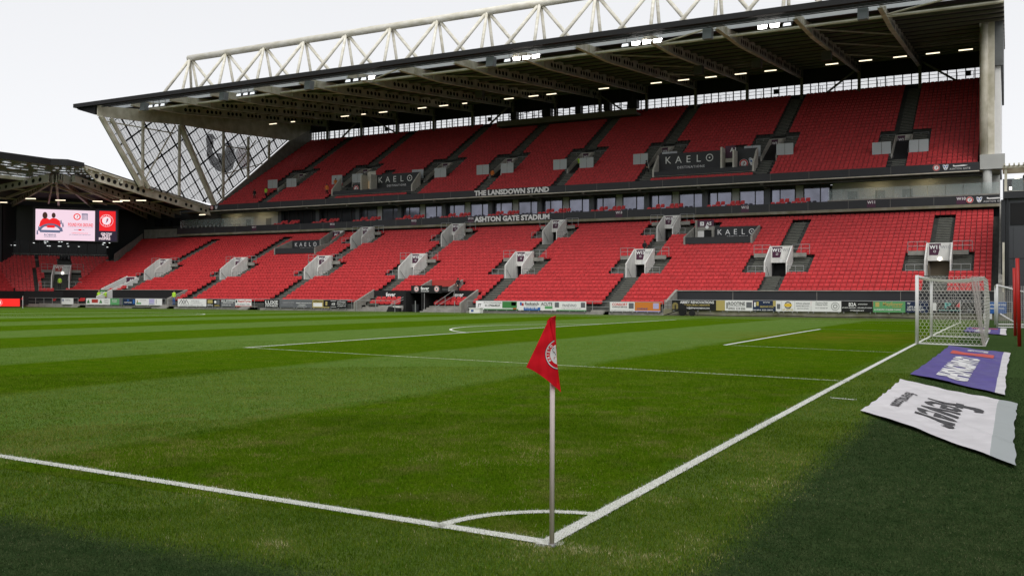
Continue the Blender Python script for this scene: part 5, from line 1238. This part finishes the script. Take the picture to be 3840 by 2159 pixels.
# training goal further right
tg=empty('training_goal',(3.5,58,0),'second portable white goal standing behind the goal line at the right','goal')
s=MB()
for p,q in (((2.36,55,0),(2.36,55,2.55)),((2.18,61.8,0),(2.18,61.8,2.5)),((2.36,55,2.5),(2.18,61.8,2.5))): s.tube(p,q,.06,10)
part(s,'goalpost',M['pvc'],tg,True)
s=MB()
for p,q in (((2.36,55,.06),(4.9,55.3,.06)),((2.18,61.8,.06),(4.7,61.9,.06)),((4.9,55.3,.06),(4.7,61.9,.06)),((2.36,55,2.5),(4.4,55.2,1.9)),((2.5,55.05,.85),(3.7,55.2,.06))): s.tube(p,q,.045,8)
part(s,'goal_frame',M['pvc'],tg,True)
s=MB()
for q in range(24): x=2.4+q*.1; s.tube((x,55.05,.06),(x,55.1,2.45),.006,3)
for q in range(22): z=.1+q*.11; s.tube((2.4,55.05,z),(4.8,55.2,z),.006,3)
for q in range(30): y=55.2+q*.22; s.tube((4.85,y,.06),(4.4,y,1.9),.006,3); 
for q in range(14): z=.1+q*.13; s.tube((4.85-.03*q,55.2,z),(4.7-.03*q,61.8,z),.006,3)
part(s,'net',M['net'],tg)

# red poles at the right edge
def pole(p,q,label):
    s=MB(); s.tube(p,q,.062,12); tag(s.build('red_post',M['redpole'],None,True),label,'post','red posts behind the goal line')
pole((3.27,31.07,0),(3.20,31.0,3.16),'tall red padded post, nearest the camera at the right edge'); pole((3.2,41.2,0),(3.15,41.1,3.1),'red padded post behind the nearest one at the right edge')
pole((3.235,46,0),(3.20,46,3.13),'short dark red post tip showing between the two red posts')
# ------------------------------------------------------------------ banners lying on the turf
def banner(name,label,Cn,m_,nu,nv,grey,gm,z=.035,amp=.03,group=None):
    # Cn: four ground corners A(left near) B(left far) C(right far) D(right near)
    A,B_,C_,D_=[np.array(c,float) for c in Cn]; V=[];Fc=[];mi=[]
    for j in range(nv+1):
        for i in range(nu+1):
            u=i/nu; v=j/nv; p=A*(1-u)*(1-v)+D_*u*(1-v)+C_*u*v+B_*(1-u)*v; eb=min(u,1-u,v,1-v); p=p+(.012*math.sin(v*23+u*17)+.008*math.sin(v*51+u*33)+.03*math.sin(v*5+u*3))*max(0,1-eb*14)*np.array((.7,.7))
            zz=z+float(gz(p[0],p[1]))+amp*(.5+.5*math.sin(v*17+u*3+2*math.sin(v*5)))*(.25+.75*math.sin(u*4+v*2)**2)+.012*math.sin(v*41+u*9)*math.sin(v*9+u*3)+.006*math.sin(u*31+v*13)*math.sin(v*23)
            V.append((p[0],p[1],zz))
    for j in range(nv):
        for i in range(nu): k=j*(nu+1)+i; Fc.append((k,k+1,k+nu+2,k+nu+1)); mi.append(1 if (i+.5)/nu>grey else 0)
    e=empty(name,(*Cn[0],0),label,'banner',group)
    o=np_mesh('cloth',np.array(V),np.array(Fc),[m_,gm],np.array(mi),smooth=True); attach(o,e)
    Vg=np.array(V).reshape(nv+1,nu+1,3)
    def P(u,v,off=.006):
        fu,fv=min(max(u,0),.9999)*nu,min(max(v,0),.9999)*nv; i,j=int(fu),int(fv); a,b=fu-i,fv-j
        p=Vg[j,i]*(1-a)*(1-b)+Vg[j,i+1]*a*(1-b)+Vg[j+1,i]*(1-a)*b+Vg[j+1,i+1]*a*b; return np.array((p[0],p[1],p[2]+off))
    return e,P
def cloth_text(t,P,e,m_,u0,u1,v0,v1,bold=.02,name='lettering',flip=False):
    # text runs along v (far to near), letter height along u
    me=text_mesh(t,1,bold); me2=bpy.data.meshes.new(name)
    import bmesh
    bm=bmesh.new(); bm.from_mesh(me); bmesh.ops.triangulate(bm,faces=bm.faces[:]); bmesh.ops.subdivide_edges(bm,edges=[e_ for e_ in bm.edges if e_.calc_length()>.15],cuts=2,use_grid_fill=False); bmesh.ops.triangulate(bm,faces=bm.faces[:])
    xs=[v.co.x for v in bm.verts]; ys=[v.co.y for v in bm.verts]; x0,x1,y0,y1=min(xs),max(xs),min(ys),max(ys)
    for v in bm.verts:
        s_=(v.co.x-x0)/(x1-x0); r_=(v.co.y-y0)/(y1-y0)
        v.co=Vector(P(u0+(u1-u0)*r_,v0+(v1-v0)*s_,.012))
    bm.to_mesh(me2); bm.free(); me2.materials.append(m_); o=bpy.data.objects.new(name,me2); C.objects.link(o); attach(o,e)
wb,P=banner('ground_banner','white fever.com banner with grey end laid on the turf nearest the camera',[(.93,8.95),(1.0,14.7),(3.02,11.1),(2.99,4.86)],M['bwhite'],24,60,.86,M['bgrey'],amp=.035,group='banners laid flat behind the goal line')
cloth_text('fever',P,wb,M['txtd'],.62,.36,.08+.64,.30,bold=.035,flip=True) if 0 else cloth_text('fever',P,wb,M['txtd'],.36,.80,.655,.18,bold=.008)
cloth_text('feverup.com',P,wb,M['txtd'],.12,.27,.66,.25,bold=.02)
pb,P=banner('ground_banner','purple league banner with a red bar and ribbed white lettering on the turf',[(1.0,16.3),(1.17,29.5),(2.95,25.9),(2.87,12.4)],M['purple'],22,50,.90,M['bwhite'],amp=.03,group='banners laid flat behind the goal line')
cloth_text('CHAMPIONSHIP',P,pb,M['txtw'],.27,.64,.63,.05,bold=.05)
cloth_text('SKY BET',P,pb,M['txtw'],.36,.70,.905,.84,bold=.03)
def patch(P,e,m_,u0,u1,v0,v1,name,off=.011,n=16):
    s=MB()
    for i in range(n):
        for j in range(n): a,b=u0+(u1-u0)*i/n,u0+(u1-u0)*(i+1)/n; c_,d=v0+(v1-v0)*j/n,v0+(v1-v0)*(j+1)/n; s.poly([P(a,c_,off),P(b,c_,off),P(b,d,off),P(a,d,off)])
    return part(s,name,m_,e)
patch(P,pb,M['ledred'] if 0 else mat('orange_red_print',(.6,.06,.04),.5),.14,.80,.69,.79,'red_bar')
fb,P=banner('ground_banner','far purple league banner with white strip end seen beyond the goal net',[(.95,45.1),(.9,53.2),(2.82,51.5),(2.86,40.7)],M['purple'],14,24,.86,M['bwhite'],amp=.02,group='banners laid flat behind the goal line')
cloth_text('CHAMPIONSHIP',P,fb,M['txtw'],.27,.64,.63,.05,bold=.04); patch(P,fb,bpy.data.materials['orange_red_print'],.14,.80,.69,.79,'red_bar',n=6)

# ------------------------------------------------------------------ dark building at the right end
rb=empty('side_building',(7,84,0),'dark grey clad building with a black window at the right edge','building')
s=MB(); s.box(2.75,14,82,98,-.05,9.98); part(s,'wall',M['greyclad'],rb)
s=MB(); s.box(2.62,14,81.7,98,9.98,10.55); part(s,'roof_edge',M['charcoal'],rb)
s=MB(); s.box(3.08,8,81.93,82.0,7.8,9.6); part(s,'window',M['black'],rb)
s=MB(); s.box(2.4,2.72,81.9,98,0,9.9); s.tube((2.9,81.85,0),(2.9,81.85,10.3),.07,8); part(s,'downpipe',M['charcoal'],rb)
s=MB()
for x in (3.3,4.4,5.6): s.box(x-.01,x+.01,81.98,82,0,7.7)
for z in (5.0,): s.box(2.9,14,81.97,82,z,z+.03)
part(s,'cladding_joint',M['charcoal'],rb)
s=MB(); s.box(2.62,14,82.0,90,10.55,10.6); 
for x in (2.75,5.5,8): s.box(x-.1,x+.1,82.0,82.2,10.6,12.55)
s.box(2.5,14,81.9,86,12.5,12.7); 
for x in np.arange(2.6,14,.35): s.box(x,x+.12,81.5,86,12.7,12.85)
part(s,'pergola',M['cream'],rb)
s=MB()
for i in range(6): s.box(3.2+i*.9,4.05+i*.9,82.05,82.08,10.6,11.6)
part(s,'balustrade_pane',M['balu'],rb)
s=MB(); s.box(2.5,14,90,90.2,10.5,12.5); part(s,'terrace_wall',M['greyclad'],rb)
s=MB(); s.box(3.4,3.8,84,84.2,11.85,12.0); s.box(3.0,3.2,84,84.2,10.9,11.15); tag(s.build('terrace_light',M['bulk']),'warm lights glowing on the roof terrace at the right edge','light')
s=MB(); s.tube((3.55,81.9,4.0),(3.55,81.7,4.0),.1,8); tag(s.build('wall_lamp',M['pvc']),'small white bulkhead lamp on the dark cladding','lamp')
s=MB(); s.box(2.5,2.66,80.9,81.1,1.4,6.3); tag(s.build('steel_post',M['cream']),'pale steel post at the right end of the lower tier','post')

# ------------------------------------------------------------------ people (small in the picture, one continuous body each)
def body_mesh(pose):
    J=dict(pel=(0,0,.95),spi=(0,0,1.2),che=(0,0,1.38),neck=(0,0,1.52),head=(0,-.02,1.62),top=(0,-.01,1.74),
           shL=(-.19,0,1.43),shR=(.19,0,1.43),elL=(-.24,.02,1.16),elR=(.24,.02,1.16),haL=(-.23,-.10,.92),haR=(.23,-.10,.92),
           hiL=(-.1,0,.9),hiR=(.1,0,.9),knL=(-.11,-.01,.5),knR=(.11,-.01,.5),anL=(-.11,.02,.09),anR=(.11,.02,.09),toL=(-.12,-.14,.03),toR=(.12,-.14,.03))
    if pose=='walk': J.update(knL=(-.1,-.2,.52),anL=(-.1,-.24,.12),toL=(-.1,-.38,.06),knR=(.1,.08,.5),anR=(.1,.3,.14),toR=(.1,.2,.03),elL=(-.25,.1,1.17),haL=(-.22,.18,.95),elR=(.25,-.08,1.17),haR=(.2,-.25,1.0))
    if pose=='reach': J.update(elL=(-.26,-.2,1.25),haL=(-.12,-.4,1.3),elR=(.26,-.15,1.2),haR=(.15,-.35,1.15))
    rad=dict(pel=.15,spi=.14,che=.17,neck=.06,head=.10,top=.07,shL=.075,shR=.075,elL=.05,elR=.05,haL=.04,haR=.04,hiL=.1,hiR=.1,knL=.07,knR=.07,anL=.045,anR=.045,toL=.04,toR=.04)
    E=[('pel','spi'),('spi','che'),('che','neck'),('neck','head'),('head','top'),('che','shL'),('che','shR'),('shL','elL'),('shR','elR'),('elL','haL'),('elR','haR'),('pel','hiL'),('pel','hiR'),('hiL','knL'),('hiR','knR'),('knL','anL'),('knR','anR'),('anL','toL'),('anR','toR')]
    K=list(J); me=bpy.data.meshes.new('b'); me.from_pydata([J[k] for k in K],[(K.index(a),K.index(b)) for a,b in E],[])
    o=bpy.data.objects.new('b',me); C.objects.link(o); o.modifiers.new('s','SKIN'); 
    for i,k in enumerate(K): me.skin_vertices[0].data[i].radius=(rad[k],rad[k]*.85); me.skin_vertices[0].data[i].use_root=(k=='pel')
    sb=o.modifiers.new('d','SUBSURF'); sb.levels=1; sb.render_levels=1
    dg_=bpy.context.evaluated_depsgraph_get(); m2=bpy.data.meshes.new_from_object(o.evaluated_get(dg_)); bpy.data.objects.remove(o); bpy.data.meshes.remove(me)
    m2.materials.clear(); 
    for _ in range(3): m2.materials.append(None)
    for p in m2.polygons:
        c=p.center; p.use_smooth=True
        p.material_index=2 if (c.z>1.53) else (0 if c.z>.86 else 1)
        if abs(c.x)>.1 and c.z<1.0 and c.z>.86: p.material_index=2
    return m2
BM={k:body_mesh(k) for k in ('stand','walk','reach')}
def person(x,y,z,rot,pose,jacket,trou,label,hair='hair',sc=1.):
    e=empty('person',(x,y,z),label,'person')
    o=bpy.data.objects.new('body',BM[pose]); C.objects.link(o); o.parent=e
    for i,mm in enumerate((jacket,trou,'skin')): o.material_slots[i].link='OBJECT'; o.material_slots[i].material=M[mm]
    s=MB(); s.disc((0,0,0),(1,0,0),(0,1,0),.01,4); 
    V=[];Fc=[]
    for a in range(6):
        for b in range(12): th=math.pi*.62*a/5; ph=2*math.pi*b/12; V.append((.098*math.sin(th)*math.cos(ph),.02+.115*math.sin(th)*math.sin(ph),1.655+.115*math.cos(th)))
    for a in range(5):
        for b in range(12): Fc.append((a*12+b,a*12+(b+1)%12,(a+1)*12+(b+1)%12,(a+1)*12+b))
    h=np_mesh('hair',np.array(V),np.array(Fc),[M[hair]],smooth=True); h.parent=e
    e.rotation_euler=(0,0,rot); e.scale=(sc,sc,sc); return e
person(-104.35,79.0,.5,.4,'stand','hiv','cloth','fair haired steward in yellow jacket, left of the pair by the exit sign','hairb')
person(-103.0,79.0,.5,-.3,'reach','hiv','cloth','dark haired steward in yellow jacket, right of the pair by the exit sign')
person(-88.95,77.7,.5,.2,'stand','hiv','blue2','steward with yellow top over blue standing by the front steps')
person(cv[0]+.3,cv[1]-.3,2.4,.7,'stand','hiv','cloth','steward in long hi-vis coat inside the corner exit mouth')
person(-31.2,88.6,5.9,3.1,'walk','cloth','cloth','person in black walking on the aisle above the W13 exit')
person(-49.2,80.2,1.9,1.2,'walk','cloth','cloth','long haired person in black coat above the tunnel mouth','hair')
person(-35.6,101.4,16.35,2.4,'walk','cloth','cloth','person in dark suit on the upper tier stairs by the large sponsor panel')
person(-46.2,105.3,18.0,.2,'reach','hiv','cloth','steward in yellow at the upper exit right of centre')
person(-58.0,103.5,16.9,.2,'stand','hio','cloth','steward in orange and yellow at an upper exit near the middle')
person(-68.9,103.4,16.9,.5,'stand','cloth','cloth','person in dark clothes at the upper exit beside a glass screen')
person(-83.4,100.4,15.9,.6,'stand','hio','cloth','steward in orange vest standing low in the upper tier')
person(-83.9,103.0,17.0,.9,'stand','hio','cloth','steward in orange by the upper exit left of the sponsor panel')
person(-95.3,100.9,16.1,.1,'stand','hiv','cloth','steward in green hi-vis at the leftmost upper exit')
person(-97.0,100.3,15.8,.4,'stand','cloth','cloth','person in dark coat next to the leftmost upper steward')
person(4.25,84.3,10.65,.5,'stand','cloth','cloth','person in dark suit on the roof terrace at the right edge')
person(4.75,84.6,10.65,-.5,'reach','flag','cloth','person in red on the roof terrace at the right edge')
# ------------------------------------------------------------------ small things on the touchline
s=MB(); s.box(-45.1,-43.9,75.6,76.3,.02,.48); s.box(-45.15,-43.85,75.55,76.35,.48,.55); s.box(-44.9,-44.6,75.59,75.6,.15,.35,1); tag(s.build('cool_box',[M['pvc'],M['txtb']]),'white cool box on the ground beside the dugout','cool box')
s=MB(); s.tube((-52.9,77.6,0),(-52.9,77.6,.75),.33,12,r2=.40); s.tube((-52.9,77.6,.75),(-52.9,77.6,.80),.43,12); tag(s.build('waste_bin',M['charcoal']),'dark grey waste bin inside the tunnel mouth','bin')
s=MB(); s.prism([(-56.0,76.6,0),(-54.9,76.6,0),(-55.1,76.6,.45),(-55.7,76.6,.55)],(0,.5,0)); tag(s.build('kit_bag',M['black']),'black kit bag on the grass left of the tunnel','bag','kit left of the tunnel')
s=MB(); s.box(-54.9,-54.3,76.5,77.0,0,.4,0); s.box(-55.0,-54.2,76.45,77.05,.5,.6,1); tag(s.build('equipment_case',[M['black'],M['pvc']]),'black equipment case with a white lid left of the tunnel','case')
s=MB(); s.tube((-23.2,76.3,.3),(-23.2,76.6,.35),.32,12); s.box(-23.45,-22.9,76.3,76.7,.5,1.0); s.tube((-22.3,76.3,.25),(-22.3,76.6,.25),.26,12); s.tube((-25.0,76.4,0),(-23.3,76.4,.6),.04,6); tag(s.build('equipment_trolley',M['black']),'black wheeled trolley parked below the black arch board','trolley')
s=MB()
for q in range(20): a=-24.9+q*1.3; s.tube((a,76.9,.10+.05*math.sin(q)),(a+1.3,76.9,.10+.05*math.sin(q+1)),.03,5)
tag(s.build('cable',M['black']),'black cable lying along the foot of the right front wall','cable')
s=MB(); s.box(1.2,1.8,76.2,76.6,.1,.5); tag(s.build('storage_box',M['pvc']),'small white box at the wall right of the goal','box')
s=MB(); s.box(-93.5,-91.2,75.2,76.2,0,.14); tag(s.build('folded_sheet',M['black']),'black folded sheet on the grass at the left front wall','sheet')

# ------------------------------------------------------------------ unseen other sides of the ground, simplified and added to block low sky
def side_stand(name,label,pts,z0,z1,zr):
    # pts: front-left, front-right, back-right, back-left on the ground
    e=empty(name,(*pts[0],0),label,'grandstand')
    a,b,c_,d=[Vector((*p,0)) for p in pts]
    s=MB(); U=lambda v,z: v+Vector((0,0,z))
    s.hexa([a,b,c_,d,U(a,z0),U(b,z0),U(c_,z1),U(d,z1)]); part(s,'seating_bank',M['farseat'],e)
    s=MB(); s.hexa([U(a,zr),U(b,zr),U(c_,zr+2),U(d,zr+2),U(a,zr+1),U(b,zr+1),U(c_,zr+3),U(d,zr+3)]); part(s,'roof',M['greyclad'],e)
    s=MB(); s.hexa([d+(d-a)*.02,c_+(c_-b)*.02,c_+(c_-b)*.04,d+(d-a)*.04,U(d+(d-a)*.02,zr+2),U(c_+(c_-b)*.02,zr+2),U(c_+(c_-b)*.04,zr+2),U(d+(d-a)*.04,zr+2)]); part(s,'rear_wall',M['greyclad'],e)
side_stand('grandstand','unseen covered stand along the near touchline behind the camera, added to block low sky',[(-105,-15),(10,-15),(10,-38),(-105,-38)],1.2,17,20)
side_stand('grandstand','unseen covered end stand behind the nearer goal, added to block low sky',[(13,-8),(13,72),(33,72),(33,-8)][::-1],1.2,14,17)
